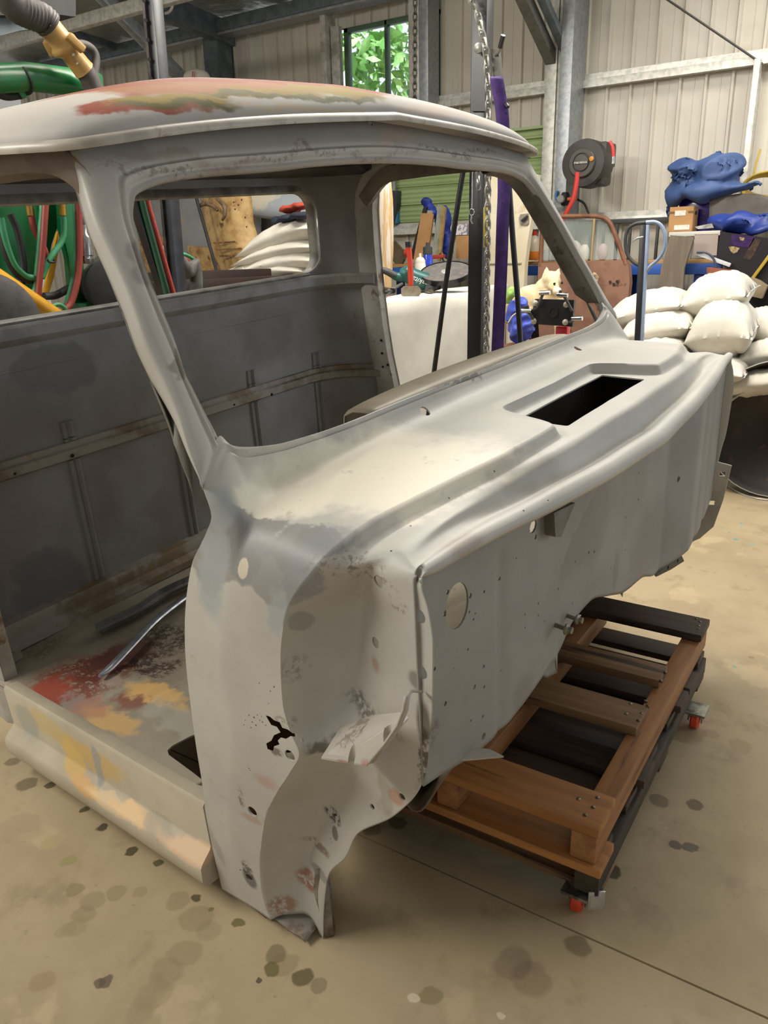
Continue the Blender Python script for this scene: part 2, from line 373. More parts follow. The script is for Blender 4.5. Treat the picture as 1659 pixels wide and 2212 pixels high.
D_ = row([(.77, (.188, .77, .800)), (.60, (.184, .582, .799)), (.583, (.192, .566, .799)), (.512, (.304, .522, .798)), (.50, (.314, .508, .797)), (.36, (.308, .355, .791)), (.26, (.286, .252, .782)), (.175, (.266, .170, .772)), (.09, (.250, .088, .762)), (.04, (.243, .050, .752)), (0, (.230, .030, .737)),
          (-.04, (.203, .028, .70)), (-.10, (.172, .032, .65)), (-.18, (.156, .034, .58)), (-.25, (.152, .03, .51)), (-.29, (.162, .025, .467)), (-.32, (.176, .015, .437)), (-.36, (.153, .018, .392)), (-.42, (.116, .022, .335)), (-.49, (.080, .022, .27)), (-.565, (.053, .022, .2)), (-.64, (.032, .02, .122)), (-.72, (.023, .018, .05)), (-.77, (.026, .016, 0))])
N_ = row([(.77, (.338, .77, .797)), (.5, (.331, .5, .794)), (.29, (.306, .285, .783)), (.19, (.290, .185, .773)), (.066, (.288, .066, .762)), (0, (.262, .052, .738)), (-.04, (.235, .064, .708)), (-.10, (.213, .078, .66)), (-.18, (.200, .078, .57)), (-.25, (.192, .07, .50)), (-.29, (.207, .05, .46)), (-.32, (.222, .034, .43)), (-.36, (.195, .045, .385)), (-.42, (.16, .058, .33)), (-.49, (.12, .06, .27)), (-.565, (.09, .06, .2)), (-.64, (.07, .055, .13)), (-.72, (.06, .045, .06)), (-.77, (.06, .04, 0))])
N2 = row([(.77, (.350, .77, .790)), (.5, (.342, .5, .787)), (.29, (.318, .29, .778)), (.15, (.302, .15, .769)), (.066, (.303, .062, .760)), (0, (.280, .049, .738)), (-.04, (.250, .060, .706)), (-.10, (.232, .074, .658)), (-.18, (.220, .074, .58)), (-.25, (.222, .066, .51)), (-.29, (.235, .05, .468)), (-.32, (.25, .038, .432)), (-.36, (.225, .042, .385)), (-.42, (.185, .052, .32)), (-.49, (.14, .056, .255)), (-.565, (.11, .055, .2)), (-.64, (.085, .05, .13)), (-.72, (.072, .042, .06)), (-.77, (.07, .04, 0))])
M_ = row([(.77, (.357, .77, .766)), (.5, (.349, .5, .767)), (.29, (.327, .29, .765)), (.15, (.309, .15, .762)), (.066, (.316, .056, .757)), (0, (.30, .045, .738)), (-.04, (.285, .050, .704)), (-.10, (.278, .056, .655)), (-.18, (.272, .056, .585)), (-.25, (.27, .052, .52)), (-.29, (.276, .045, .476)), (-.32, (.284, .038, .44)), (-.36, (.262, .04, .395)), (-.42, (.215, .045, .325)), (-.49, (.162, .048, .262)), (-.565, (.135, .048, .202)), (-.64, (.105, .045, .135)), (-.72, (.09, .04, .055)), (-.77, (.085, .038, -.01))])
G4 = row([(.77, (.366, .77, .744)), (.52, (.360, .523, .750)), (.34, (.347, .341, .755)), (.2, (.330, .2, .757)), (.066, (.329, .052, .755)), (0, (.324, .042, .738)), (-.04, (.326, .043, .708)), (-.10, (.326, .044, .657)), (-.18, (.322, .044, .593)), (-.25, (.318, .042, .53)), (-.29, (.314, .040, .487)), (-.32, (.312, .038, .45)), (-.36, (.298, .038, .41)), (-.42, (.25, .04, .338)), (-.49, (.185, .042, .266)), (-.565, (.155, .042, .204)), (-.64, (.12, .04, .138)), (-.72, (.10, .038, .052)), (-.77, (.093, .037, -.02))])
K_ = row([(.77, (.392, .77, .752)), (.52, (.385, .523, .759)), (.34, (.370, .341, .766)), (.2, (.353, .2, .768)), (.066, (.338, .048, .762)), (.02, (.334, .044, .75)), (0, (.334, .040, .738)), (-.04, (.340, .040, .710)), (-.10, (.344, .040, .658)), (-.18, (.342, .040, .597)), (-.25, (.337, .039, .535)), (-.29, (.331, .038, .494)), (-.32, (.327, .037, .455)), (-.36, (.315, .037, .415)), (-.42, (.265, .038, .342)), (-.49, (.194, .039, .268)), (-.565, (.164, .039, .205)), (-.64, (.125, .038, .139)), (-.72, (.105, .037, .051)), (-.77, (.097, .037, -.025))])
H_ = row([(.77, (.412, .77, .736)), (.52, (.403, .523, .744)), (.34, (.389, .341, .752)), (.2, (.371, .2, .758)), (.066, (.349, .045, .757)), (.02, (.345, .038, .748)), (0, (.345, .037, .738)), (-.04, (.352, .037, .712)), (-.10, (.358, .037, .66)), (-.18, (.356, .037, .60)), (-.25, (.352, .037, .54)), (-.29, (.345, .037, .50)), (-.32, (.340, .037, .46)), (-.36, (.328, .037, .42)), (-.42, (.279, .037, .347)), (-.49, (.203, .037, .269)), (-.565, (.173, .037, .205)), (-.64, (.13, .037, .14)), (-.72, (.11, .037, .05)), (-.77, (.10, .037, -.03))])
top = np.clip((SV-.02)/.08, 0, 1)[:, None]
up = np.array([[.25, 0, .97]])
def lerp(a, b, t): return a*(1-t)+b*t
W1 = lerp(Q4, Q2, .07); W2 = lerp(Q4, Q2, .13)+up*top*.008; W3 = lerp(Q4, Q2, .19)-up*top*.002; W4 = lerp(Q4, Q2, .26)+up*top*.006; W5 = lerp(Q4, Q2, .33)
cc = np.clip((SV-.0)/.1, 0, 1)[:, None]
W6 = lerp(Q4, Q2, .72) - np.array([[.012, 0, .0]])*cc - np.array([[0, 0, .004]])*cc
Jin = Q4.copy(); Jin[:, 1] += np.where(SV < .02, .04, 0); Jin[:, 0] -= np.where(SV < .02, .006, .012); Jin[:, 2] -= np.where(SV < .02, 0., .01)
Q1 = lerp(Q2, C_, .5); Q1[:, 2] += .0015; Cp = lerp(Q2, C_, .93)
Hd = H_.copy(); Hd[:, 2] -= .012*top[:, 0]; Hd[:, 0] -= .004*top[:, 0]
R_ROWS = [(Jin, 2), (Q4, 2), (W1, 2), (W2, 3), (W3, 2), (W4, 2), (W5, 4), (W6, 5), (Q2, 4), (Q1, 4), (Cp, 3), (C_, 3), (D_, 5), (N_, 3), (N2, 3), (M_, 4), (G4, 3), (K_, 3), (H_, 2), (Hd, 0)]
v = np.arange(len(R_ROWS)); qv = np.concatenate([np.linspace(i, i+1, R_ROWS[i][1], endpoint=False) for i in range(len(R_ROWS)-1)] + [[len(R_ROWS)-1]])
A = np.stack([r for r, _ in R_ROWS], 0)
GG = np.zeros((len(qv), len(SV), 3))
for j in range(len(SV)):
    for c in range(3): GG[:, j, c] = pchip(v, A[:, j, c], qv)
cab = thing('truck_cab', 'stripped grey vintage pickup cab shell without doors or glass, propped over two timber pallets', 'truck cab', mtx=CABM)
mb = MB(); near = [[Vector(p)+wob(p) for p in r] for r in GG]
full = [r + [mir(p) for p in r[::-1][1:]] for r in near]
mb.grid(full)
bv = BVHTree.FromPolygons([tuple(p) for p in mb.v], mb.f)
def hit(x, y, tree=None):
    r = CMi@ray(x, y); h = (tree or bv).ray_cast(Vector(CL), Vector(r).normalized()); return h
def spot(x, y, r, col, soft=.25, k=1., brk=None, tree=None):
    h = hit(x, y, tree)
    if h[0] is None: return None
    return (h[0], r, col, soft, k) + ((brk,) if brk is not None else ())
def spots(L, tree=None): return [s for s in (spot(*q, tree=tree) for q in L) if s]
BARE, BARE2, CREAM, RUST, RED, DK = '8e8d8a', 'a3a8aa', 'c9c0ac', '4a3322', '8d4a36', '14110e'
BARE, BARE2 = '868583', '9ca2a4'
S = [(960, 1010, (.12, .12, .03), 'e2dccb', .5, .85), (760, 1000, (.12, .14, .03), 'e2dccb', .5, .9), (640, 1060, (.08, .10, .03), 'e4decd', .3, .9), (850, 1050, (.06, .10, .03), 'e0dac9', .4, .85), (600, 1010, (.06, .08, .03), 'c9c4b6', .4, .6), (560, 1140, (.045, .03, .05), BARE, .12, .85), (500, 1150, (.06, .03, .06), BARE, .12, .85), (480, 1200, (.07, .03, .07), BARE, .12, .8), (640, 1185, (.06, .035, .03), BARE, .12, .85), (560, 1220, (.09, .03, .05), BARE, .15, .8), (690, 1175, (.05, .03, .022), BARE, .12, .8),  # leading cream filler patches are paler to carry the cowl top's bright light
     (455, 1230, (.03, .03, .07), BARE2, .3, .8), (600, 1310, (.02, .03, .04), BARE2, .3, .7), (470, 1100, (.025, .03, .03), BARE2, .3, .7), (525, 1231, (.010, .02, .014), CREAM, .15, 1.),
     (650, 1240, (.03, .04, .04), '87878a', .2, .7), (655, 1340, (.010, .03, .02), '85857f', .2, .6), (740, 1180, (.05, .03, .02), '87878a', .2, .6),
     (860, 1302, (.016, .02, .012), '5c5248', .4, .6, .54), (800, 1232, (.05, .03, .012), '6d6458', .5, .55, .55), (740, 1225, (.05, .03, .012), '6d6458', .5, .55, .55), (812, 1440, (.008, .02, .010), '9a6050', .8, .5), (640, 1440, (.008, .03, .02), '6d6458', .5, .5, .52),
     (800, 1540, (.05, .03, .018), '5b5146', .5, .75, .48), (700, 1600, (.04, .03, .012), '3c342c', .5, .7), (915, 1560, (.012, .02, .03), '3f3024', .5, .8), (900, 1470, (.012, .02, .012), '4f463c', .5, .6), (915, 1640, (.010, .03, .05), '35291c', .4, .8, .48),
     (575, 1690, (.02, .03, .010), 'b08070', .8, .5), (545, 1770, (.02, .03, .008), 'a86a55', .6, .4), (665, 1900, (.02, .03, .02), '8a5236', .4, .8, .48), (610, 1955, (.02, .03, .02), '8a5236', .5, .7, .46), (545, 2010, (.02, .03, .008), '6b4a38', .4, .8, .5), (640, 2000, (.03, .03, .014), '5b4a3e', .4, .7, .46),
     (520, 1720, (.006, .02, .02), '5c5248', .5, .6, .5), (470, 1830, (.01, .02, .05), '8c8378', .5, .5), (720, 1760, (.02, .03, .012), DK, .4, .9, .5), (722, 1800, (.008, .03, .012), '3c3836', .3, .7), (855, 1720, (.014, .02, .012), 'a87a5c', .4, .7),
     (690, 1885, (.025, .03, .010), '86847a', .3, .8), (830, 1700, (.015, .03, .035), '8d8775', .4, .5), (535, 1880, (.012, .02, .02), '3c3632', .4, .8, .48), (540, 1900, (.014, .02, .02), '2c2826', .4, .7), (690, 1830, (.03, .03, .008), '6b4a36', .5, .7, .5),
     (596, 1624, (.012, .02, .008), '5c564e', .5, .8, .45), (612, 1560, (.016, .02, .008), '6b5c4e', .5, .6, .5),
     (1010, 1180, (.03, .03, .01), '96857a', .5, .5), (1130, 1030, (.05, .08, .03), '8f877c', .5, .4),
     (905, 1236, (.006, .01, .012), '2b1f16', .4, .9), (495, 948, (.008, .012, .006), 'd9be55', .25, 1.), (600, 950, (.02, .05, .006), '77716a', .3, .8), (1000, 815, (.02, .12, .008), '77716a', .3, .8), (1250, 705, (.02, .14, .008), '6a655e', .3, .7)]
m_cowl = paint('sanded_primer_cowl', 'aeaca6', 'bab7b0', spots(S), rough=.5, grime='938b7e')
cowl = part('cowl_panel', mb, m_cowl, cab, local=True, smooth=55)
solidify(cowl, .003)
cm = MB()
def drill(cm, x, y, r, tree=None, n=14, L=.02, sq=None, wd=None):
    h = hit(x, y, tree)
    if h[0] is None: return
    nn = h[1].normalized(); p = h[0]
    if sq: cm.beam(p-nn*L, p+nn*L, r*2, r*2)
    else: cm.cyl(p-nn*L, p+nn*L, r, n=n)
for x, y, r in [(918, 889, .0105), (1248, 754, .010), (817, 1257, .009), (907, 1331, .010), (911, 1452, .010), (811, 1388, .0085), (626, 1632, .0095), (545, 1753, .010), (538, 1896, .008), (868, 1722, .006), (804, 1743, .005),
                (845, 1190, .0016), (887, 1136, .0016), (970, 1076, .0016), (1068, 1018, .0016), (1131, 1103, .0016), (1184, 1081, .0016), (652, 1600, .003), (567, 1560, .0015),
                (538, 1545, .0014), (549, 1550, .0018), (556, 1545, .0012), (545, 1560, .0016), (561, 1556, .0013), (530, 1556, .0012), (553, 1567, .0018), (542, 1572, .0014), (565, 1548, .001), (527, 1566, .0012), (574, 1567, .0013), (538, 1660, .0015), (540, 1664, .0012), (580, 1520, .001), (592, 1484, .0016), (584, 1493, .0012), (560, 1476, .0012),
                (724, 1755, .006), (732, 1768, .004), (718, 1775, .003), (714, 1812, .002), (716, 1820, .002), (520, 1880, .003), (521, 1738, .0015), (519, 1730, .0012)]:
    drill(cm, x, y, r)
vp_ = []
for cx_, cy_, a0 in ((.290, .965, 0), (.208, .965, 90), (.208, .582, 180), (.290, .582, 270)):
    for a in np.linspace(a0, a0+90, 5): vp_.append(Vector((cx_+.006*math.cos(math.radians(a)), cy_+.006*math.sin(math.radians(a)), .775)))
cm.prism(vp_, (0, 0, .04))
tear = [(574, 1545), (583, 1548), (592, 1556), (604, 1560), (610, 1572), (622, 1576), (632, 1584), (645, 1584), (641, 1592), (628, 1590), (618, 1596), (607, 1593), (600, 1600), (604, 1608), (592, 1612), (590, 1622), (578, 1618), (575, 1606), (586, 1600), (592, 1588), (606, 1582), (598, 1570), (586, 1566), (580, 1556)]
tp = [G_(x, y, lambda l: l[1]+.020) for x, y in tear]; dv = [(p-Vector(CL)).normalized() for p in tp]
nt = len(tp); cm.add([p-d*.015 for p, d in zip(tp, dv)]+[p+d*.045 for p, d in zip(tp, dv)], [list(range(nt))[::-1], list(range(nt, 2*nt))]+[[i, (i+1) % nt, nt+(i+1) % nt, nt+i] for i in range(nt)])
cut(cowl, cm)

# windscreen frame: pillars and header
R0p = [(462, 915), (450, 893), (412, 817), (380, 725), (353, 660), (325, 590), (305, 520), (292, 465), (293, 437), (300, 412), (322, 396), (375, 378), (464, 366), (600, 357), (700, 346), (800, 341)]
R3p = [(437, 1045), (412, 980), (383, 890), (350, 812), (315, 738), (280, 645), (246, 560), (210, 480), (180, 385), (158, 309), (215, 299), (310, 287), (460, 272), (600, 261), (700, 256), (800, 254)]
R0 = [Vector((-.007, .056, .881))] + [G_(x, y, gws) for x, y in R0p]; R3 = [Vector((.012, -.003, .822))] + [G_(x, y, gws) for x, y in R3p]
zt0, zt3 = R0[-1].z, R3[-1].z
R0.append(Vector((wsx(HW, zt0+.001), HW, zt0+.001))); R3.append(Vector((wsx(HW, zt3), HW, zt3)))
def arc(P):
    s = [0]
    for a, b in zip(P[:-1], P[1:]): s.append(s[-1]+(b-a).length)
    return np.array(s)/s[-1]
def rs(P, n, s=None):
    s = arc(P) if s is None else s; q = np.linspace(0, 1, n); return np.stack([pchip(s, [p[i] for p in P], q) for i in range(3)], 1)
sm_ = (arc(R0)+arc(R3))/2
A0, A3 = rs(R0, 90, sm_), rs(R3, 90, sm_)
nrm = np.array([[.86, 0, .51]])
frs = [(-.0, -.02), (0, -.006), (.10, -.007), (.16, 0), (.22, .004), (.30, 0), (.36, .002), (.55, .003), (.80, .002), (.94, -.002), (1.0, -.010), (1.0, -.045)]
rw = []
for f, lft in frs:
    r = lerp(A0, A3, f)+nrm*lft*(np.clip(np.arange(90)/14, .12, 1)[:, None] if f > .9 else 1)
    if f == 1.0 and lft < -.02: r = r+np.array([[-.0, .012, 0]])*np.clip(np.arange(90)/14, .15, 1)[:, None]
    rw.append(r)
qv = np.linspace(0, len(rw)-1, (len(rw)-1)*3+1); A = np.stack(rw, 0); G2 = np.zeros((len(qv), 90, 3))
for j in range(90):
    for c in range(3): G2[:, j, c] = pchip(np.arange(len(rw)), A[:, j, c], qv)
mb = MB(); near = [[Vector(p)+wob(p, .0008) for p in r] for r in G2]; mb.grid([r + [mir(p) for p in r[::-1][1:]] for r in near])
tree = BVHTree.FromPolygons([tuple(p) for p in mb.v], mb.f)
m_frame = paint('sanded_primer_frame', 'adaaa4', 'a3a09a', spots([(300, 545, (.012, .02, .03), '77716a', .4, .7), (312, 590, (.01, .02, .03), '77716a', .4, .7), (370, 760, (.012, .02, .06), '6d665e', .3, .7), (440, 885, (.01, .02, .01), '55504a', .3, .8), (250, 330, (.06, .06, .02), '96928c', .3, .6), (860, 300, (.03, .06, .02), 'bfa28c', .5, .4), (450, 340, (.05, .12, .008), '8f7a6e', .6, .4), (700, 335, (.05, .25, .006), '6f5f55', .6, .6, .5), (1000, 330, (.05, .2, .006), '5f554c', .6, .7, .5), (400, 370, (.04, .12, .005), '6f665c', .6, .7, .5)], tree), rough=.5)
fr = part('windscreen_frame', mb, m_frame, cab, local=True, smooth=55); solidify(fr, .004)


m_ip = mat('dark_rusty_cavity', '6b4828', '7d5a34', rough=.8, scale=20)
for s_ in (0, 1):
    mb = MB(); g_ = [[Vector((x*(1 if z > .36 else .35)+(0 if z > .36 else -.055), .050, z)) for z in np.linspace(.02, .645, 12)] for x in np.linspace(-.11, .075, 6)]
    if s_: g_ = [[mir(p) for p in r] for r in g_]
    mb.grid(g_); o = part('added_pillar_backing', mb, m_ip, cab, local=True); solidify(o, .003, 1)  # panel added behind the pillar holes to keep them dark
    n_ = 50; g_ = []
    for i_ in range(n_):
        p, r = Vector(A0[i_]), Vector(A3[i_]); bk = Vector((-.060, 0, -.012)) if i_ > 4 else Vector((-.045, 0, -.004))
        g_.append([p+Vector((-.008, 0, -.004)), p+bk*.5+Vector((0, .004, 0)), p+bk, p.lerp(r, .4)+bk*1.15, r+Vector((-.045, .014, -.02))])
    if s_: g_ = [[mir(p) for p in r] for r in g_]
    mb = MB(); mb.grid(g_); o = part('pillar_inner_face', mb, mat('dark_inner_pillar', '6f6a60', '5a5348', rough=.6, scale=12, c3='43382c', s3=20), cab, local=True, smooth=50); solidify(o, .003)  # inner pillar faces darker and browner than the frame primer
# firewall
def fx(y, z):
    t = .333+.03*(1-(2*y/WD-1)**2)
    e1 = np.clip((y-.425)/.012, 0, 1)*np.clip((1.24-y)/.12, 0, 1); zc = .60+.12*np.clip((y-.44)/.18, 0, 1)**.7
    e2 = np.clip((zc-z)/.02, 0, 1); t -= .042*e1*e2
    for yr in (.235, 1.30, 1.38): t -= .004*math.exp(-((y-yr)/.012)**2)*np.clip((.72-z)/.02, 0, 1)
    if z < .46 and y < .30: t += 0
    return t
bl = [(.037, .425), (.09, .415), (.13, .405), (.19, .395), (.24, .392), (.30, .40), (.36, .415), (.418, .43), (.43, .375), (.50, .37), (.58, .41), (.66, .415), (.75, .385), (.86, .345), (.98, .325), (1.10, .285), (1.2, .29), (1.25, .30), (1.32, .31), (1.40, .33), (1.503, .36)]
mb = MB(); ys = np.unique(np.round(np.concatenate([np.linspace(.037, 1.503, 150), [.425, .431, .437]]), 4)); g2 = []
for y in ys:
    zb = float(pchip([q[0] for q in bl], [q[1] for q in bl], [y])[0]); zt = float(np.interp(y if y < HW else WD-y, [.037, .066, .2, .34, .52, .77], [.748, .752, .753, .747, .739, .731]))
    g2.append([Vector((fx(y, z)+noise.noise(Vector((y*7, z*7, 2)))*.0025, y, z)) for z in np.linspace(zb, zt, 46)])
mb.grid(g2); tree = BVHTree.FromPolygons([tuple(p) for p in mb.v], mb.f); fwt = tree
m_fw = paint('primer_firewall', '8f8e89', '84827c', spots([(1262, 1135, (.03, .14, .09), '7a7167', .4, .6), (1130, 1500, (.03, .03, .03), '7c766c', .5, .6), (1280, 1340, (.03, .02, .05), '6a6358', .4, .7), (1250, 1330, (.03, .03, .03), '706a60', .5, .6), (1170, 1140, (.03, .02, .02), '6f6d68', .4, .6), (1466, 1035, (.01, .004, .008), '6b3626', .3, .9), (1330, 1240, (.03, .015, .04), '746d62', .5, .5), (940, 1580, (.02, .01, .02), '5c544a', .5, .6, .5), (1400, 1180, (.03, .15, .10), '7a7167', .5, .5)], tree), rough=.55, grime='807a70')
fw = part('firewall', mb, m_fw, cab, local=True, smooth=50); solidify(fw, .003)
cm = MB()
h = hit(988, 1309, tree)[0]; cm.prism([Vector((h.x-.03, h.y+.026*math.cos(a), h.z+.034*math.sin(a))) for a in np.linspace(0, 2*math.pi, 33)[:-1]], (.06, 0, 0))
for x, y, r in [(1152, 1137, .011), (1157, 1160, .004), (967, 1279, .0035), (1016, 1287, .004), (961, 1326, .004), (1046, 1278, .0025), (1079, 1250, .003), (1014, 1322, .002), (1027, 1325, .0015), (1023, 1338, .002), (1134, 1327, .002), (1134, 1356, .002), (1163, 1304, .002), (1163, 1330, .002), (1176, 1342, .002), (1045, 1440, .003), (1082, 1449, .002), (939, 1445, .003), (1025, 1484, .004), (1046, 1484, .003), (1011, 1403, .002), (962, 1520, .004), (931, 1545, .003), (1043, 1548, .003), (1017, 1557, .002), (1045, 1591, .006), (1173, 1441, .002), (980, 1444, .001), (1272, 1193, .003), (1284, 1192, .003), (1351, 1188, .002), (1379, 1079, .0025), (1352, 1117, .0025), (1237, 1303, .003), (1206, 1272, .002), (1320, 1228, .002), (1243, 1213, .002), (1466, 1035, .006), (1565, 850, .010), (1380, 1021, .002), (1115, 1206, .0015), (1300, 1360, .002)]:
    drill(cm, x, y, r, tree, n=10, L=.012)
cut(fw, cm)

# roof skin and drip rail
bp = [(-1.10, .77, 1.325), (-1.10, .45, 1.318), (-1.095, .20, 1.302), (-1.06, .08, 1.292), (-.98, .035, 1.288), (-.80, .027, 1.290), (-.55, .025, 1.291), (-.40, .027, 1.290), (-.30, .030, 1.286), (-.238, .047, 1.284), (-.208, .09, 1.289), (-.196, .17, 1.300), (-.190, .30, 1.314), (-.184, .48, 1.328), (-.180, .77, 1.343)]
bpts = rs([Vector(p) for p in bp], 110); bnd = [Vector(p) for p in bpts]; bnd = bnd+[mir(p) for p in bnd[::-1][1:-1]]
cen = Vector((-.62, HW, 0)); ZT = 1.425; G3 = []
for k, r in enumerate(list(np.linspace(0, .12, 5))+list(np.linspace(.16, .999, 26))):
    sc_ = 1-r; G3.append([Vector((cen.x+(b.x-cen.x)*sc_, cen.y+(b.y-cen.y)*sc_, b.z*sc_**2.2+(ZT)*(1-sc_**2.2) + (.026*(1-math.exp(-r/.05)))*sc_)) for b in bnd])
mb = MB(); mb.grid(G3, closed_v=True); tree = BVHTree.FromPolygons([tuple(p) for p in mb.v], mb.f)
rs_ = [(x, y, (.12, .13, .024), '8f4f3a', .4, 1.) for x, y in [(150, 196), (230, 190), (330, 184), (430, 180), (530, 179), (640, 180), (740, 186), (840, 200), (920, 214), (990, 230), (1050, 246)]]
rs_ += [(250, 222, (.05, .06, .012), '8a4030', .3, 1.), (235, 206, (.05, .06, .014), '8a4030', .3, .95), (300, 230, (.06, .07, .008), '8e4c3c', .35, .85), (370, 233, (.05, .06, .007), '8e4c3c', .35, .8), (440, 228, (.04, .05, .008), '8a5a40', .35, .8), (160, 214, (.07, .07, .006), 'a07060', .6, .6)]
rs_ += [(x, y, rr, '9c6a40', .6, .75) for x, y, rr in [(340, 192, (.08, .10, .010)), (480, 188, (.10, .12, .010)), (600, 184, (.08, .10, .008))]]
rs_ += [(x, y, rr, '8a7426', .45, .95) for x, y, rr in [(300, 216, (.04, .05, .007)), (360, 214, (.05, .06, .008)), (430, 212, (.05, .06, .007)), (520, 204, (.05, .07, .006)), (610, 196, (.07, .09, .008)), (690, 190, (.08, .10, .010)), (750, 200, (.06, .08, .010)), (800, 210, (.04, .05, .006))]]
rs_ += [(x, y, rr, '57562c', .5, .85) for x, y, rr in [(330, 226, (.04, .05, .005)), (440, 224, (.05, .06, .006)), (480, 229, (.025, .035, .006)), (560, 205, (.06, .10, .005)), (680, 210, (.08, .10, .005)), (760, 214, (.05, .08, .005))]]
rs_ += [(850, 196, (.06, .08, .010), '7a4a3a', .5, .7), (940, 216, (.06, .08, .008), '7f4e3c', .5, .6), (90, 225, (.14, .08, .022), 'b9b3ab', .35, .95), (175, 216, (.06, .05, .010), 'b9b3ab', .3, .9), (930, 240, (.04, .10, .010), 'b9a99c', .6, .7), (1030, 258, (.04, .08, .008), 'b9a99c', .6, .6), (560, 240, (.03, .06, .008), 'aaa6a0', .5, .5), (700, 236, (.03, .20, .004), 'c0ab8c', .5, .6)]
m_roof = paint('weathered_roof_paint', 'aeaba6', 'b7b3ad', spots(rs_, tree), rough=.7, spec=.12, warp=.012, wscale=12, grime='a8a096')
rf = part('roof_panel', mb, m_roof, cab, local=True, smooth=60); solidify(rf, .004)
mb = MB(); prof = [(0, 0), (.010, -.003), (.0145, -.010), (.012, -.016), (.004, -.015), (-.002, -.008), (-.006, .002)]; G4_ = []
N = len(bnd)
for i in range(N):
    t = (bnd[(i+1) % N]-bnd[i-1]); o = Vector((t.y, -t.x, 0)).normalized()
    if o.dot(bnd[i]-cen) < 0: o = -o
    G4_.append([bnd[i]+o*a+Vector((0, 0, b)) for a, b in prof])
mb.grid(G4_, closed_u=True, closed_v=True)
part('drip_rail', mb, mat('drip_rail_primer', 'b5afa4', '9c958a', rough=.45, scale=12, c3='8a7a6a', s3=20), cab, local=True, smooth=60)

# rear panel with window opening, built along the cab's plan curve
def plan():
    def half(r, xf):
        pts = [Vector((xf, .035, 0)), Vector((-1.0+r, .035, 0))]
        for a in np.linspace(0, math.pi/2, 12)[1:]: pts.append(Vector((-1.0+r-r*math.sin(a), .035+r-r*math.cos(a), 0)))
        return pts + [Vector((-1.0, y, 0)) for y in np.linspace(.035+r, HW, 22)[1:]]
    return half(.08, -.90)+[mir(p) for p in half(.19, -.80)[::-1][1:]]
PL = plan()
def inward(i, P=PL):
    t = P[min(i+1, len(P)-1)]-P[max(i-1, 0)]; o = Vector((t.y, -t.x, 0)).normalized()
    if o.dot(Vector((-.3, HW, 0))-P[i]) < 0: o = -o
    return o
IN = [inward(i) for i in range(len(PL))]
def sweep(mb, prof, i0=0, i1=None, closed=True):
    i1 = len(PL) if i1 is None else i1
    mb.grid([[PL[i]+IN[i]*a+Vector((0, 0, b)) for a, b in prof] for i in range(i0, i1)], closed_v=closed)
    if closed:
        n = len(prof); k = len(mb.v); mb.f += [[k-n+j for j in range(n)], [k-n*(i1-i0)+j for j in range(n)]]
    return mb
m_in = paint('shaded_inner_primer', '7f7f7f', '6f6c68', [((-1.0, .40, .83), (.05, .12, .06), '5f625f', .15, .8), ((-1.0, .25, .30), (.05, .10, .10), '5f6366', .15, .7), ((-1.0, 1.15, .8), (.05, .10, .10), '57524a', .4, .6), ((-1.0, 1.3, .35), (.05, .1, .1), '57524a', .4, .6), ((-1, .9, .5), (.05, .2, .2), '6b675f', .4, .5), ((-1, .18, .62), (.05, .1, .2), '77756f', .3, .5)], rough=.5, grime='5e5a54')  # primer coloured darker to stand for the weaker light inside the cab
mb = MB(); sweep(mb, [(0, z) for z in np.linspace(.12, 1.30, 40)], closed=False)
for i, vtx in enumerate(mb.v): mb.v[i] = vtx + IN[i//40]*noise.noise(vtx*6)*.003
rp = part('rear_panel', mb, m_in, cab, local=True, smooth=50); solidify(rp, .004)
def rrect(y0, y1, z0, z1, r, n=7):
    P = []
    for cy, cz, a0 in ((y1-r, z1-r, 0), (y0+r, z1-r, 90), (y0+r, z0+r, 180), (y1-r, z0+r, 270)):
        for a in np.linspace(a0, a0+90, n): P.append((cy+r*math.cos(math.radians(a)), cz+r*math.sin(math.radians(a))))
    return P
wo = rrect(.125, 1.415, .968, 1.215, .06)
cut(rp, MB().prism([Vector((-1.2, y, z)) for y, z in wo], (.3, 0, 0)))
mb = MB(); ring = []
for y, z in wo:
    cy, cz = y-HW, z-1.09; q = math.hypot(cy, cz)
    oy = (1 if y > HW else -1)*(.02 if abs(cy) > .58 else 0); oz = (1 if z > 1.09 else -1)*.02
    ring.append([Vector((-1.0+a, y+oy*b, z+oz*b)) for a, b in ((-.018, 0), (.006, 0), (.014, .25), (.012, .8), (.004, 1.3), (-.002, 1.3))])
mb.grid(ring, closed_u=True, closed_v=True)
part('rear_window_rim', mb, mat('rim_primer', '85837e', '5f5a52', rough=.5, scale=14), cab, local=True)
m_rail = mat('rail_primer', '87827a', '6a5c48', rough=.55, scale=7, lo=.45, hi=.6, c3='7c6542', s3=9)
mb = MB(); sweep(mb, [(0, .958), (.020, .957), (.026, .950), (.026, .925), (.014, .912), (0, .905)]); part('upper_rail', mb, mat('rail_primer_light', '8b8a88', '75726c', rough=.45, scale=9), cab, local=True)
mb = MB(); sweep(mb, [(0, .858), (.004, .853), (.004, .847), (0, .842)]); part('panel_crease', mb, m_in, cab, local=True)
mb = MB(); sweep(mb, [(0, .648), (.012, .646), (.013, .632), (.022, .628), (.022, .606), (.006, .598), (0, .596)]); mr = part('middle_rail', mb, m_rail, cab, local=True)
mb = MB(); sweep(mb, [(0, .25), (.030, .247), (.034, .240), (.036, .215), (.060, .205), (.062, .186), (0, .18)]); part('bottom_rail', mb, m_rail, cab, local=True)
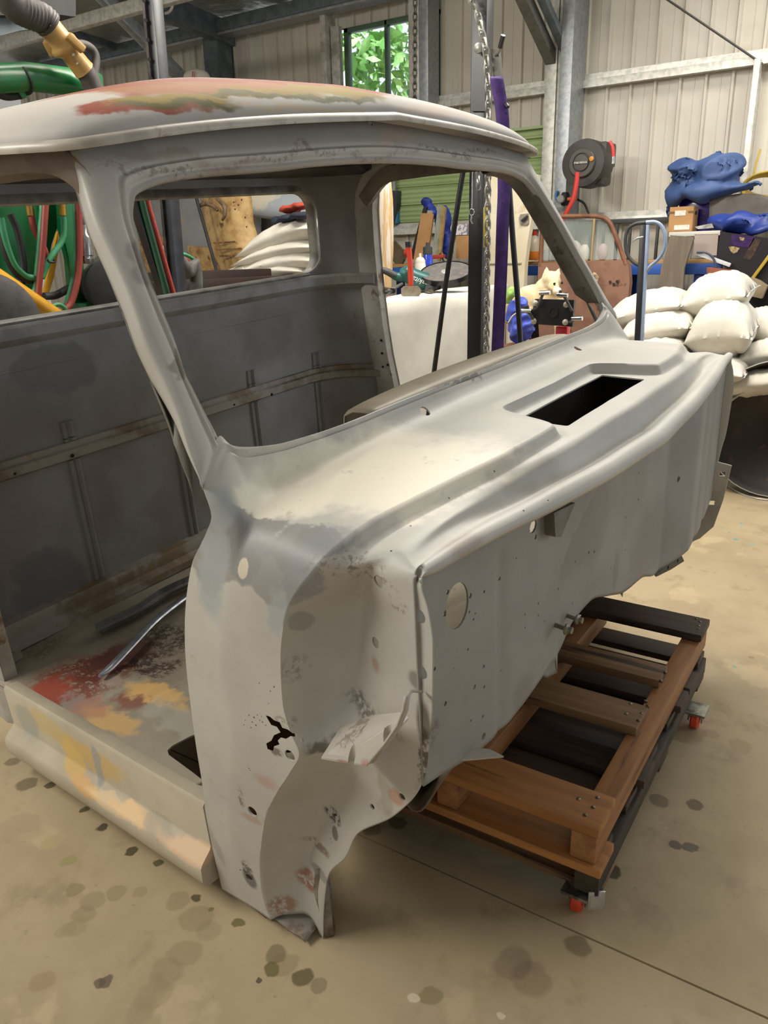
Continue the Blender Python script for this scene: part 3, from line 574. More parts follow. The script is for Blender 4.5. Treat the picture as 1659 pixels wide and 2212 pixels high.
for i, yy in enumerate((.075, .41, .735, 1.06, 1.37)):
    k = min(range(len(PL)), key=lambda j: abs(PL[j].y-yy)); P, I = PL[k], IN[k]; T = Vector((-I.y, I.x, 0)); mb = MB()
    if i == 0: P = Vector((-.97, .09, 0)); I = Vector((.75, .66, 0)).normalized(); T = Vector((-I.y, I.x, 0)); P = P-I*.02
    for z0, z1 in ((.25, .598), (.648, .70)):
        mb.grid([[P+T*a+I*b+Vector((0, 0, z)) for z in (z0, z0+.01, z1-.01 if z1 < .6 else z1-.045, z1)] for a, b in ((-.022, -.001), (-.016, .010), (-.008, .012), (.0, .004), (.008, .012), (.015, .010), (.022, -.001))])
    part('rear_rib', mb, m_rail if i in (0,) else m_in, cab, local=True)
cm = MB()
for x, y in [(155, 984), (31, 1023), (586, 852), (505, 874), (367, 657)]:
    cm = MB(); h = G_(x, y, lambda l: l[0]+.98); cm.cyl(h+Vector((.004, 0, 0)), h+Vector((-.004, 0, 0)), .005 if x in (155, 586, 367) else .003, n=12); part('fixing_hole_plug', cm, mat('dark_hole', '070605', rough=.9), cab, local=True)

# door pillars at the rear of each door opening
def bpillar(side):
    mb = MB(); zz = [.06, .12, .20, .30, .45, .58, .68, .78, .92, 1.05, 1.15, 1.21, 1.26, 1.29]
    xo = [-.745, -.745, -.745, -.745, -.742, -.745, -.765, -.778, -.79, -.795, -.795, -.785, -.74, -.66]
    G5 = []
    for z, x in zip(zz, xo):
        x = x-(0 if side else .098)
        yi = .020 if z < 1.2 else .020+(z-1.2)*.25
        pr = [(x, yi-.004), (x-.004, yi), (x-.002, yi+.03), (x-.030, yi+.034), (x-.055, yi+.036), (x-.075, yi+.03), (x-.09, yi-.006), (x-.03, yi-.012)]
        G5.append([Vector((a, b, z)) for a, b in pr])
    S_ = []
    for a, b in zip(G5[:-1], G5[1:]):
        for k in range(3): S_.append([p.lerp(r, k/3) for p, r in zip(a, b)])
    S_.append(G5[-1])
    if side: S_ = [[mir(p) for p in r] for r in S_]
    mb.grid(S_, closed_v=True); n = 8; L = len(mb.v); mb.f += [list(range(n)), [L-n+j for j in range(n)]]; return mb
m_bp = mat('door_pillar_primer', 'a5a29b', '8d8880', rough=.5, scale=7, c3='6c5a48', s3=12)
part('door_pillar', bpillar(0), m_bp, cab, local=True); bo = part('door_pillar', bpillar(1), m_bp, cab, local=True)
cm = MB()
for x, y in [(826, 763), (828, 792), (838, 788), (824, 735)]:
    h = G_(x, y, lambda l: l[1]-(WD-.052)); part('hinge_hole', MB().cyl(h+Vector((0, .01, 0)), h-Vector((0, .004, 0)), .004, n=10), MC['dark_hole'], cab, local=True)
for s in (0, 1):
    mb = MB(); P = [Vector(p) for p in [(-.235, .075, 1.19), (-.262, .062, 1.228), (-.32, .056, 1.246), (-.45, .052, 1.248), (-.60, .052, 1.244), (-.72, .052, 1.232), (-.80, .05, 1.17)]]
    if s: P = [mir(p) for p in P]
    P = cat(P, 5); G6 = []
    for i, p in enumerate(P):
        t = (P[min(i+1, len(P)-1)]-P[max(i-1, 0)]).normalized(); b = Vector((0, 1 if not s else -1, 0)); u = t.cross(b); u = u if u.z > 0 else -u
        G6.append([p+b*a+u*c for a, c in ((-.004, .0), (.03, -.008), (.036, .006), (.034, .036), (.0, .040), (-.008, .02))])
    mb.grid(G6, closed_v=True); part('door_header', mb, mat('door_header_primer', '786e62', '5c5148', rough=.55, scale=9, c3='5a4334', s3=14), cab, local=True)
# inner roof frame above the rear window and header inner
mb = MB(); sweep(mb, [(0, 1.30), (.05, 1.30), (.06, 1.285), (.012, 1.262), (0, 1.262)]); part('inner_roof_rail', mb, mat('dark_inner_steel', '54504b', '3c3834', rough=.6, scale=6), cab, local=True)

# floor pan, toe board, sill
S = [(150, 1480, (.10, .10, .03), '6f3527', .4, .9, .44), (220, 1440, (.08, .08, .03), '5e2c20', .4, .9, .42), (260, 1420, (.06, .08, .03), '4c2a20', .3, .8), (110, 1490, (.06, .05, .03), '8a3c28', .35, .9), (330, 1440, (.07, .05, .02), '33241d', .35, .9, .47), (360, 1380, (.08, .06, .02), '35261e', .35, .8, .48), (300, 1500, (.05, .05, .02), '72402f', .4, .8), (240, 1560, (.08, .03, .03), 'bd9a62', .35, .8), (340, 1500, (.10, .03, .03), 'c9a468', .35, .85), (160, 1520, (.05, .03, .02), '837a72', .3, .8, .45), (240, 1470, (.03, .02, .02), '9c8c80', .3, .7), (90, 1400, (.05, .06, .03), '6a5a48', .4, .7, .48), (390, 1560, (.1, .04, .03), 'a09c90', .3, .6), (200, 1530, (.05, .03, .03), '9a6a58', .3, .6)]
mb = MB(); xs = np.linspace(-1.0, -.19, 56); ys = np.linspace(.004, WD-.004, 70); G7 = []
for x in xs:
    r = []
    for y in ys:
        z = .184 + .004*noise.noise(Vector((x*5, y*5, 0)))
        z += .008*sum(math.exp(-((x-xx)/.012)**2) for xx in (-.50, -.46, -.42))*np.clip((y-.10)/.02, 0, 1)
        z += -.010*np.clip((y-.20)/.02, 0, 1)*np.clip((x+.88)/.02, 0, 1)*np.clip((-.56-x)/.03, 0, 1)
        r.append(Vector((x, y, z)))
    G7.append(r)
for x, z in ((-.16, .19), (-.10, .215), (-.02, .255), (.06, .295), (.14, .325), (.21, .350), (.255, .368), (.275, .376)):
    G7.append([Vector((x, float(np.clip(y, .088, WD-.088)), z)) for y in ys])
mb.grid(G7); tree = BVHTree.FromPolygons([tuple(p) for p in mb.v], mb.f)
m_floor = paint('rusty_floor_pan', '8f8878', '7d7464', spots(S, tree), rough=.6, warp=.03, wscale=14, grime='4f4236')
fl = part('floor_pan', mb, m_floor, cab, local=True, smooth=50); solidify(fl, .004)
cut(fl, MB().prism([G_(x, y, lambda l: l[2]-.184)+Vector((0, 0, -.03)) for x, y in [(372, 1612), (362, 1622), (365, 1632), (420, 1672), (470, 1710), (520, 1640), (470, 1570), (412, 1590)]], (0, 0, .06)))
mb = MB(); P = [Vector((-.86, .30, .176)), Vector((-.86, 1.0, .176))]
prof = [(.03, .186), (.004, .191), (-.002, .184), (-.001, .090), (-.004, .084), (-.026, .066), (-.031, .058), (-.032, .026), (-.022, .010), (.02, .006), (.05, .006), (.05, .05), (.05, .17)]
for s in (0, 1):
    mb = MB(); G8 = [[Vector((x, y+noise.noise(Vector((x*4, z*4, 1)))*.0012, z)) for y, z in prof] for x in np.linspace(-.815, -.128, 40)]
    if s: G8 = [[mir(p) for p in r] for r in G8]
    mb.grid(G8, closed_v=True); n = len(prof); L = len(mb.v); mb.f += [list(range(n)), [L-n+j for j in range(n)]]
    tree = BVHTree.FromPolygons([tuple(p) for p in mb.v], mb.f)
    S = [(110, 1580, (.12, .03, .03), 'b39a68', .4, .7), (200, 1640, (.10, .02, .03), 'b8964f', .4, .7), (160, 1650, (.03, .02, .05), 'c2a25c', .3, .8), (210, 1650, (.015, .02, .05), '8a8a86', .3, .8), (270, 1750, (.05, .05, .006), 'cfa56a', .4, .8), (180, 1700, (.05, .03, .015), 'cba061', .4, .8), (310, 1775, (.08, .03, .012), 'd6b486', .3, .8), (350, 1790, (.04, .03, .02), 'a19a8a', .2, .8), (250, 1740, (.1, .03, .015), 'dcc096', .3, .6), (430, 1850, (.1, .03, .02), 'd8b896', .3, .8), (60, 1560, (.04, .03, .04), '8f9288', .3, .7)]
    part('rocker_sill', mb, paint('patchy_sill_filler', 'b3aa96', 'a39a86', spots(S, tree), rough=.5, warp=.02) if s == 0 else m_bp, cab, local=True, smooth=45)

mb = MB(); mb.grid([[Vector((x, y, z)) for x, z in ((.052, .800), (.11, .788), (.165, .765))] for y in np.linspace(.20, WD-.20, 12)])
o = part('cowl_hole_shade', mb, MC['dark_hole'] if False else mat('shade_under_cowl', '1c1814', '2a231c', rough=.8, scale=12), cab, local=True); solidify(o, .003)  # dark sheet added below the cowl skin so its holes look shaded
mb = MB(); mb.box((.245, .88, .690), (.14, .34, .004)); mb.box((.176, .80, .735), (.004, .50, .095)); mb.box((.245, 1.05, .735), (.14, .004, .09)); mb.box((.245, .70, .715), (.14, .012, .012)); part('vent_shade_tray', mb, MC['shade_under_cowl'], cab, local=True, smooth=0)  # tray added under the vent, its near-black colour stands for the shade inside
# dash lip seen through the windscreen
mb = MB(); G9 = []
for t in np.linspace(0, 1, 30):
    y = .36+t*(WD-.72); e = math.sin(math.pi*t)**.5
    G9.append([Vector((.032, y, .842)), Vector((.02-.01*e, y, .844+.004*e)), Vector((-.01-.02*e, y, .842+.006*e)), Vector((-.03-.04*e, y, .832+.004*e)), Vector((-.035-.045*e, y, .79))])
mb.grid(G9); dl = part('dash_panel', mb, mat('dash_primer', 'a39a86', '8f8674', rough=.5, scale=5), cab, local=True, smooth=60); solidify(dl, .003)
# lower corner pieces
def sheet(pts, vec): return MB().prism(pts, vec)
mb = MB(); a_ = [G_(694, 1636, lambda l: l[1]+.045), G_(792, 1652, lambda l: l[1]+.050), G_(882, 1550, lambda l: l[1]+.030), G_(872, 1538, lambda l: l[1]+.005), G_(800, 1545, lambda l: l[1]-.030), G_(735, 1572, lambda l: l[1]-.030)]
mb.prism(a_, (0, 0, -.003))
tree = BVHTree.FromPolygons([tuple(p) for p in mb.v], mb.f)
br = part('fender_bracket', mb, paint('bracket_primer', 'b7b2aa', 'a9a49a', [(a_[1], (.010, .008, .008), '9a6250', .6, .6)] + spots([(740, 1646, (.03, .004, .004), '9a6250', .5, .6), (770, 1570, (.04, .03, .02), '6b6258', .5, .7, .5)], tree), rough=.45), cab, local=True, smooth=0)
cm = MB()
for x, y in ((837, 1579), (760, 1636)):
    h = hit(x, y, tree)[0]
    if h: cm.cyl(h-Vector((0, 0, .02)), h+Vector((0, 0, .02)), .006, n=16)
cut(br, cm)
mb = MB(); st = [(797, 1650), (830, 1610), (858, 1570), (872, 1535), (876, 1505), (882, 1490), (905, 1492)]
e0 = [G_(x, y, lambda l: l[1]+(.050 if y > 1500 else .030 if x < 890 else -.030)) for x, y in st]; e1 = [p+Vector((.006, .012, .016)) for p in e0]; e1[0] = e0[0]+Vector((.002, .004, .003))
mb.grid([e0, [p+Vector((.001, .008, -.004)) for p in e0]]); o = part('bracket_flange', mb, MC.get('bp2') or mat('bracket_edge_primer', 'aaa59b', '9c958a', rough=.5, scale=12), br, local=True); solidify(o, .003)
mb = MB(); p0 = [G_(x, y, lambda l: l[2]-.412) for x, y in [(929, 1641), (1010, 1640), (1088, 1633), (1058, 1618), (1000, 1612), (936, 1606)]]
mb.prism(p0, (0, 0, -.003)); part('firewall_lip', mb, mat('bracket_edge_primer', 'aaa59b'), cab, local=True, smooth=0)
mb = MB(); G10 = []
for t in np.linspace(0, 1, 16):
    y = .082+t*.165; G10.append([Vector((.335-.04*k-.05*k*t, y, .42-.028*t-.10*math.sin(k*1.2)*(1-.35*t))) for k in np.linspace(0, 2.2, 12)])
mb.grid(G10); o = part('toe_panel', mb, mat('rusty_toe_panel', '6f6350', '463525', rough=.6, scale=16, c3='5e3a22', s3=30), cab, local=True, smooth=60); solidify(o, .003)
# front sill corner foot below the pillar
mb = MB(); mb.grid([[Vector((.095+.012*math.sin(z*60)*.4, .037+.0*z, z)), Vector((.104, .042, z)), Vector((.112, .052, z)), Vector((.108, .062, z))] for z in np.linspace(-.045, .13, 8)])
o = part('pillar_foot', mb, mat('rusty_foot', '8a847a', '5f4a3a', rough=.7, scale=22, c3='3a241a', s3=30), cab, local=True); solidify(o, .003)
mb = MB(); mb.grid([[Vector((x, y, -.018+.02*math.sin(x*40)*.3+.01*noise.noise(Vector((x*30, y*30, 0))))) for y in np.linspace(.008, .06, 6)] for x in np.linspace(-.07, .085, 12)])
o = part('foot_plate', mb, MC['rusty_foot'], cab, local=True); solidify(o, .002)
# gusset, studs and far side brackets
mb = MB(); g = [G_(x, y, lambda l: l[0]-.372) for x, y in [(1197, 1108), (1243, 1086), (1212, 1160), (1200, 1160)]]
mb.prism(g, (-.03, .0, 0)); part('firewall_gusset', mb, mat('gusset_dark_steel', '6b675f', '57534b', rough=.6, scale=20), cab, local=True, smooth=0)  # small gusset in dark steel
m_bolt = mat('stud_steel', '8a8378', '6b6256', rough=.45, metal=.5, scale=40)
for x, y in ((1199, 1350), (1225, 1330)):
    h = hit(x, y, fwt)[0]; mb = MB(); mb.cyl(h, h+Vector((.028, -.004, 0)), .004, n=10); mb.lathe(h+Vector((.020, -.003, 0)), (1, 0, 0), [(.010, 0), (.010, .003), (.006, .006), (.006, .012)], 8); part('stud', mb, m_bolt, cab, local=True)
mb = MB(); g = [G_(x, y, lambda l: l[1]-(1.50+.4*(l[0]-.34))) for x, y in [(1543, 996), (1580, 1006), (1562, 1080), (1541, 1138), (1512, 1163), (1492, 1172), (1515, 1100)]]
mb.prism(g, (.0, .004, 0)); o = part('fender_mount_plate', mb, mat('mount_plate_primer', 'b0aca3', '9a958b', rough=.45, scale=10), cab, local=True, smooth=0)
cm = MB()
for x, y in ((1560, 1024), (1537, 1086)):
    h = G_(x, y, lambda l: l[1]-(1.50+.4*(l[0]-.34))); cm.box(h, (.014, .05, .012))
cut(o, cm)
mb = MB(); g = [G_(x, y, lambda l: l[1]-1.51) for x, y in [(1552, 830), (1580, 800), (1582, 850), (1572, 900), (1566, 925), (1560, 955), (1543, 996), (1545, 930)]]
mb.prism(g, (-.02, .03, 0)); o = part('cowl_side_flange', mb, mat('flange_dim_steel', '8a877c', '4d463c', rough=.6, scale=24), cab, local=True, smooth=0)
mb = MB(); g = [G_(x, y, lambda l: l[0]-.27) for x, y in [(1415, 1245), (1440, 1222), (1470, 1194), (1478, 1212), (1450, 1230), (1418, 1246)]]
mb.prism(g, (-.01, .0, .012)); o = part('cab_mount_tab', mb, mat('mount_tab_steel', '2e2820', '201a14', rough=.6, scale=24), cab, local=True, smooth=0)
cm = MB()
for x, y in ((1443, 1226), (1464, 1211)):
    h = G_(x, y, lambda l: l[0]-.27); cm.box(h, (.05, .012, .010))
cut(o, cm)
bpy.context.view_layer.update()
# brace timber carrying the cab between the pallets
# ------------------------------------------------------------------ pallets
def wood(name, c1, c2, c3, ax=0):
    st = (1.2, 14, 14) if ax == 0 else (14, 1.2, 14)
    return mat(name, c1, c2, rough=.62, scale=2.2, lo=.35, hi=.7, c3=c3, s3=1.6, stretch=st, bump=.3, bscale=3)
m_w1 = wood('pallet_wood_honey', 'a8733c', '8a5a2c', '5c3a1c'); m_w2 = wood('pallet_wood_aged', '7f6342', '66492e', '33251a'); m_w3 = wood('pallet_wood_dark', '4a372a', '32261d', '1b1511')
m_w1y = wood('pallet_stringer_honey', 'a07044', '7c522e', '452c18', 1); m_w3y = wood('pallet_stringer_dark', '3d3326', '2a2219', '14100c', 1)
PX1, PX0 = -.283, -.86
T0 = thing('upper_pallet', 'upper brown hardwood pallet whose slats stick out in front of the cab firewall', 'pallet', ((PX0+PX1)/2, 1.45, .136))
ztop = .235
def yb(x, y, z=ztop): return Pz(x, y, z).y
tops = []
edges = [((1545, 1340), (1525, 1375), m_w3), ((1474, 1446), (1453, 1478), m_w2), ((1427, 1533), (1400, 1580), m_w2), ((1321, 1720), (1280, 1788), m_w1)]
ends = [0, -.035, -.028, 0]
for (p, q, m), e in zip(edges, ends):
    y1, y0 = yb(*p), yb(*q); tops.append((y0, y1)); mb = MB()
    mb.box(((PX0+PX1+e)/2, (y0+y1)/2, ztop-.010), (PX1+e-PX0, y1-y0, .020), bev=.003); bo = part('deck_board', mb, m, T0)
PY0, PY1 = tops[-1][0], tops[0][1]
for x in (PX1-.026, (PX0+PX1)/2, PX0+.026):
    part('stringer', MB().box((x, (PY0+PY1)/2, .185), (.045, PY1-PY0-.006, .056), bev=.004), m_w1y if x > -.6 else m_w3y, T0)
for y0, y1, m in ((PY0-.004, PY0+.075, m_w1), (PY0+.27, PY0+.35, m_w3), (PY0+.58, PY0+.66, m_w3), (PY1-.24, PY1-.15, m_w3)):
    part('bottom_board', MB().box(((PX0+PX1)/2, (y0+y1)/2, .147), (PX1-PX0+.018, y1-y0, .018), bev=.003), m, T0)
m_nail = mat('nail_heads', '4a4038', 'a09888', rough=.4, metal=.7, scale=60)
mb = MB()
for x, y in [(1291, 1723), (1281, 1744), (1264, 1761), (1250, 1726), (1395, 1514), (1399, 1525), (1386, 1541), (1379, 1557), (1362, 1520), (1353, 1542), (1504, 1337), (1512, 1343), (1510, 1352), (1508, 1358), (1428, 1470), (1437, 1452)]:
    p = Pz(x, y, ztop); part('nail', MB().lathe(p-Vector((0, 0, .004)), (0, 0, 1), [(.004, 0), (.004, .005), (.0025, .0058)], 8), m_nail, T0)
PX0 = -1.30
T1 = thing('lower_pallet', 'dark oil-stained pallet on orange castors, underneath the upper brown pallet', 'pallet', ((PX0+PX1)/2, 1.45, .055))
dy = .02
for x in (PX1-.022, (PX0+PX1)/2, PX0+.03):
    part('stringer', MB().box((x, (PY0+PY1)/2+dy, .093), (.045, PY1-PY0-.01, .046), bev=.004), m_w3y, T1)
for k in range(6):
    y0 = PY0+.02+dy+k*(PY1-PY0-.11)/5; part('deck_board', MB().box(((PX0+PX1)/2, y0+.045, .126), (PX1-PX0-.012, .078, .018), bev=.003), m_w3, T1)
for y in (PY0+.03+dy, (PY0+PY1)/2, PY1-.07):
    part('bottom_board', MB().box(((PX0+PX1)/2, y+.04, .062), (PX1-PX0, .08, .016), bev=.003), m_w3 if y > PY0+.1 else m_w2, T1)
m_or = mat('orange_castor_rubber', 'd9481e', 'b83a18', rough=.45, scale=20); m_hub = mat('castor_hub', '9a9a8e', '55554e', rough=.4, metal=.6, scale=30)
for i, (x, y) in enumerate([(Pz(1240, 1978).x, Pz(1240, 1978).y+.02), (Pz(1500, 1570).x, Pz(1500, 1570).y), (-1.15, 1.1), (-1.15, 1.85)]):
    c = part('castor', MB().box((x, y, .051), (.05, .06, .006)).box((x-.016, y, .036), (.003, .022, .030)).box((x+.016, y, .036), (.003, .022, .030)), m_hub, T1)
    part('wheel', MB().lathe((x-.011, y, .025), (1, 0, 0), [(.010, 0), (.021, .001), (.025, .005), (.025, .017), (.021, .021), (.010, .022)], 26), m_or, c)
h = Pz(1288, 1945, .06)
mb = MB(); mb.box(h, (.030, .004, .040), RZ(.6), bev=.0015); mb.box(h+Vector((.0, -.003, 0)), (.020, .003, .026), RZ(.6)); part('castor_brake_tab', mb, mat('bright_zinc', 'c9ccd0', 'a9acb0', rough=.3, metal=.8, scale=30), T1)
# loose trims on the cab floor
m_chr = mat('scuffed_bright_trim', 'aeb4c0', '8c929c', rough=.3, metal=.75, scale=18)
P = [G_(x, y, lambda l: l[2]-z) for x, y, z in ((215, 1462, .196), (240, 1440, .198), (280, 1398, .20), (330, 1345, .202), (370, 1312, .203), (400, 1290, .204), (440, 1262, .204))]
P = cat(P, 4); mb = MB(); G11 = []
for i, p in enumerate(P):
    t = (P[min(i+1, len(P)-1)]-P[max(i-1, 0)]).normalized(); sd = t.cross(Vector((0, 0, 1))).normalized(); wd = .011*min(1, .45+i*.25)
    G11.append([CABM@(p+sd*a*wd+Vector((0, 0, b))) for a, b in ((-1, 0), (-.7, .004), (0, .006), (.7, .004), (1, 0), (.7, -.002), (-.7, -.002))])
mb.grid(G11, closed_v=True); mb.f += [list(range(7)), [len(mb.v)-7+j for j in range(7)]]
solo('trim_strip', mb, m_chr, 'long bright curved metal trim strip lying on the rusty cab floor', 'trim')
P = [G_(x, y, lambda l: l[2]-.192) for x, y in ((213, 1366), (260, 1345), (310, 1320), (355, 1290), (400, 1268), (440, 1250))]; P = cat(P, 4); mb = MB(); G12 = []
for i, p in enumerate(P):
    t = (P[min(i+1, len(P)-1)]-P[max(i-1, 0)]).normalized(); sd = t.cross(Vector((0, 0, 1))).normalized()
    G12.append([CABM@(p+sd*a+Vector((0, 0, b))) for a, b in ((-.016, .020), (-.014, .004), (0, 0), (.014, .003), (.018, .014), (.016, .014), (.012, .005), (0, .002), (-.012, .006), (-.014, .021))])
mb.grid(G12, closed_v=True); solo('bent_channel', mb, mat('grey_channel_steel', '77797a', '5a5a58', rough=.4, metal=.3, scale=15), 'bent grey steel channel lying on the cab floor behind the bright trim strip', 'metal channel')
# ------------------------------------------------------------------ building steel, window, shutter
def zb(px, py, Y): return Py(px, py, Y)
m_green = mat('shutter_green', '9cb07c', '91a672', rough=.45, scale=3)
def vpost(name, x0, x1, y0, y1, z0, z1, m): return struct(name, MB().box(((x0+x1)/2, (y0+y1)/2, (z0+z1)/2), (x1-x0, y1-y0, z1-z0), bev=.006), m)
vpost('trim_1', -5.13, -4.97, 5.28, 5.45, 0, 2.95, m_dkgalv)
vpost('trim_2', -5.26, -5.15, 5.40, 5.47, 0, 2.90, m_galvlight)
vpost('trim_3', -3.985, -3.935, 5.36, 5.47, 0, 2.97, m_galvlight)
vpost('trim_4', -3.17, -3.085, 5.30, 5.46, 1.98, 3.0, m_galvlight)
vpost('trim_5', -3.075, -3.0, 5.28, 5.44, 1.98, 3.0, m_galv)
vpost('trim_6', -2.155, -2.075, 5.33, 5.46, 0, 3.0, m_galvlight)
vpost('trim_7', -2.07, -2.01, 5.33, 5.46, 0, 3.0, m_galvlight)
vpost('trim_8', -2.005, -1.925, 5.20, 5.44, 0, 3.0, m_galv)
vpost('trim_9', -.905, -.868, 5.38, 5.47, 0, 2.19, m_galvlight)
def girt(name, x0, x1, z0, z1, m=m_galvlight):
    mb = MB(); h = z1-z0; pr = [(0, z0), (-.05, z0), (-.05, z0+.006), (-.045, z0+h*.55), (-.03, z0+h*.6), (-.03, z1), (0, z1)]
    mb.prism([Vector((x0, WALLY+a-.03, z)) for a, z in pr], (x1-x0, 0, 0)); struct(name, mb, m, smooth=20)
girt('trim_10', -3.0, -2.16, 2.165, 2.245); girt('trim_11', -1.925, 1.6, 2.165, 2.245); girt('trim_12', -1.925, 1.6, 1.335, 1.405); girt('trim_13', -3.44, -2.16, 1.315, 1.395)
mb = MB(); mb.box((-3.0, 5.36, 2.955), (9.6, .16, .10), bev=.02); struct('trim_14', mb, m_dkgalv)
mb = MB(); mb.box((-3.0, 5.29, 2.895), (9.6, .03, .02), bev=.004); mb.box((-3.0, 5.35, 2.89), (9.6, .12, .008)); struct('trim_15', mb, m_galv)
# rafter and braces
a, b = Px(500, 78, -5.0), Px(225, -40, -5.0)
struct('trim_16', MB().beam(a, b, .09, .17, bev=.01), m_dkgalv)
a, b = Px(396, 172, -4.9), Px(205, -25, -4.9)
struct('trim_17', MB().beam(a, b, .07, .085, bev=.008), m_galv)
a, b = Px(1222, 195, -2.12), Px(1120, -30, -2.12)
struct('trim_18', MB().beam(a, b, .07, .075, bev=.006), mat('brace_dim_galv', '75736c', '66645e', rough=.5, metal=.2, scale=30))
a, b = Px(1240, 150, -2.03), Px(1165, -20, -2.03)
struct('trim_19', MB().beam(a, b, .05, .05, bev=.005), m_dkgalv)
a, b = Py(-40, 116, 4.0), Py(250, 18, 4.0); d = b-a
struct('trim_20', MB().box(((a+b)/2), (4.5, .06, .08), bev=.01), m_galvlight)
a, b = Px(270, 108, -6.2), Px(120, 60, -6.2); struct('trim_21', MB().beam(a, b, .05, .06, bev=.01), m_dkgalv)
struct('trim_22', MB().tube([Py(1425, -12, 5.3), Py(1647, 138, 5.42)], .006), mat('brace_rod', '4a4844', rough=.5, metal=.5))
struct('trim_23', MB().tube([Py(375, -5, 4.6), Py(372, 15, 4.6), Py(366, 25, 4.6), Py(357, 29, 4.6)], .010, sub=4), m_galvlight)
m_scr = mat('bright_screw', 'dcdcdc', rough=.3, metal=.5)
# window
m_wf = mat('window_frame_green', '4f6b52', '43604a', rough=.4)
wf = MB(); Yw = 5.47
for x0, x1, z0, z1 in ((WX0, WX1, WZ1-.035, WZ1), (WX0, WX1, WZ0, WZ0+.035), (WX0, WX0+.04, WZ0, WZ1), (WX1-.03, WX1, WZ0, WZ1), (-3.475, -3.45, WZ0, WZ1)):
    wf.box(((x0+x1)/2, Yw+.02, (z0+z1)/2), (x1-x0, .05, z1-z0), bev=.004)
struct('window_1', wf, m_wf)
gm = mat('window_glass', 'f4fbff', rough=.02, trans=1., spec=.3)
wg = struct('window_2', MB().box(((WX0+WX1)/2, Yw+.03, (WZ0+WZ1)/2), (WX1-WX0-.05, .004, WZ1-WZ0-.05)), gm)
struct('trim_24', MB().box((-3.89, 5.44, 2.4), (.075, .05, .83), bev=.004), m_galvlight)
t = NT('bright_outdoor_sky'); e = t.n('ShaderNodeEmission'); e.inputs[0].default_value = (.93, 1.0, 1.0, 1); e.inputs[1].default_value = 1.15
t.l(e.outputs[0], t.t.nodes['Material Output'].inputs[0])
sk = struct('sky_backdrop', MB().add([(-14, 13, -1), (3, 13, -1), (3, 13, 12), (-14, 13, 12)], [[0, 1, 2, 3]]), t.m, smooth=0)
m_leaf = mat('backlit_leaves', '6fa552', 'b8dc90', rough=.5, scale=4, trans=0)
m_leaf.node_tree.nodes['Principled BSDF'].inputs['Subsurface Weight'].default_value = .2
rnd = random.Random(3)
def foliage(c, r, n, size):
    mb = MB(); c = Vector(c)
    for i in range(n):
        d = Vector((rnd.gauss(0, 1), rnd.gauss(0, 1), rnd.gauss(0, 1))).normalized(); p = c+Vector((d.x*r[0], d.y*r[1], d.z*r[2]))*rnd.uniform(.35, 1)
        u = Vector((rnd.gauss(0, 1), rnd.gauss(0, 1), rnd.gauss(0, 1))).normalized(); v_ = u.cross(Vector((rnd.gauss(0, 1), rnd.gauss(0, 1), 1))).normalized(); s = size*rnd.uniform(.6, 1.3)
        mb.add([p-u*s, p+v_*s*.45, p+u*s, p-v_*s*.45], [[0, 1, 2, 3]])
    return mb
p = Py(850, 150, 8.2); tr = thing('garden_tree', 'leafy green tree standing outdoors, seen through the shed window', 'tree', (p.x, p.y, 0)); part('foliage', foliage(p, (1.3, .5, .62), 430, .11), m_leaf, tr, smooth=0)
part('foliage', foliage(Py(800, 105, 8.6), (.9, .5, .35), 120, .10), m_leaf, tr, smooth=0)
part('trunk', MB().tube([Vector((p.x, p.y, 0)), p+Vector((0, 0, -.3))], [.08, .05]), mat('bark', '5a4a38', rough=.8), tr)
area('outdoor_daylight', (-4.4, 6.4, 6.0), (-4.6, 8.4, 2.6), 2.5, 1.2, 330, (.95, 1.0, .98))
# roller shutter
mb = MB(); G = []
z0, z1 = 1.395, 1.955; n = 110
for i in range(n):
    z = z0+(z1-z0)*i/(n-1); ph = ((z-z0)/.125) % 1.0
    d = -.010 if ph > .06 else .006
    d += -.003*math.cos(ph*2*math.pi*4)
    G.append([Vector((x, 5.455+d, z)) for x in (-3.43, -2.16)])
mb.grid(G); o = struct('door_1', mb, m_green, smooth=30)
struct('trim_25', MB().box((-2.795, 5.44, 1.965), (1.28, .05, .018), bev=.003), m_green)
# ------------------------------------------------------------------ chains
def chain(mb, pts, pitch, r, wdt, n=5):
    P = [Vector(p) for p in pts]; L = 0; segs = []
    acc = [0]
    for a, b in zip(P[:-1], P[1:]): acc.append(acc[-1]+(b-a).length)
    k = 0; s = 0
    while s < acc[-1]:
        i = max(j for j in range(len(P)-1) if acc[j] <= s); t = (P[i+1]-P[i]).normalized(); p = P[i]+t*(s-acc[i])
        u = t.cross(Vector((.3, .5, .81)) if abs(t.z) < .9 else Vector((.5, .8, 0))).normalized(); w_ = t.cross(u)
        if k % 2: u, w_ = w_, u
        l = pitch*.5+r*1.6; pts_ = []
        for a in np.linspace(0, 2*math.pi, 12)[:-1]:
            c_, s_ = math.cos(a), math.sin(a); pts_.append(p+t*(c_*wdt*.5+(l-wdt*.5)*(1 if c_ > 0 else -1)*min(1, abs(c_)*3))+u*s_*wdt*.5)
        mb.tube(pts_, r, n=n, closed=True); s += pitch; k += 1
    return mb
m_chn = mat('grey_chain', 'b4b2a8', '8e8c84', rough=.4, metal=.5, scale=50); m_chd = mat('dark_chain', '4a463c', '38342c', rough=.5, metal=.6, scale=50); m_chz = mat('zinc_chain', 'cdd2d0', 'a8adab', rough=.25, metal=.85, scale=40)
a, b = Py(897, -10, 4.2), Py(896, 235, 4.2)
solo('hanging_chain', chain(MB(), [a, b], .034, .0035, .022), m_chd, 'dark thin chain hanging alone in front of the shed window', 'chain')
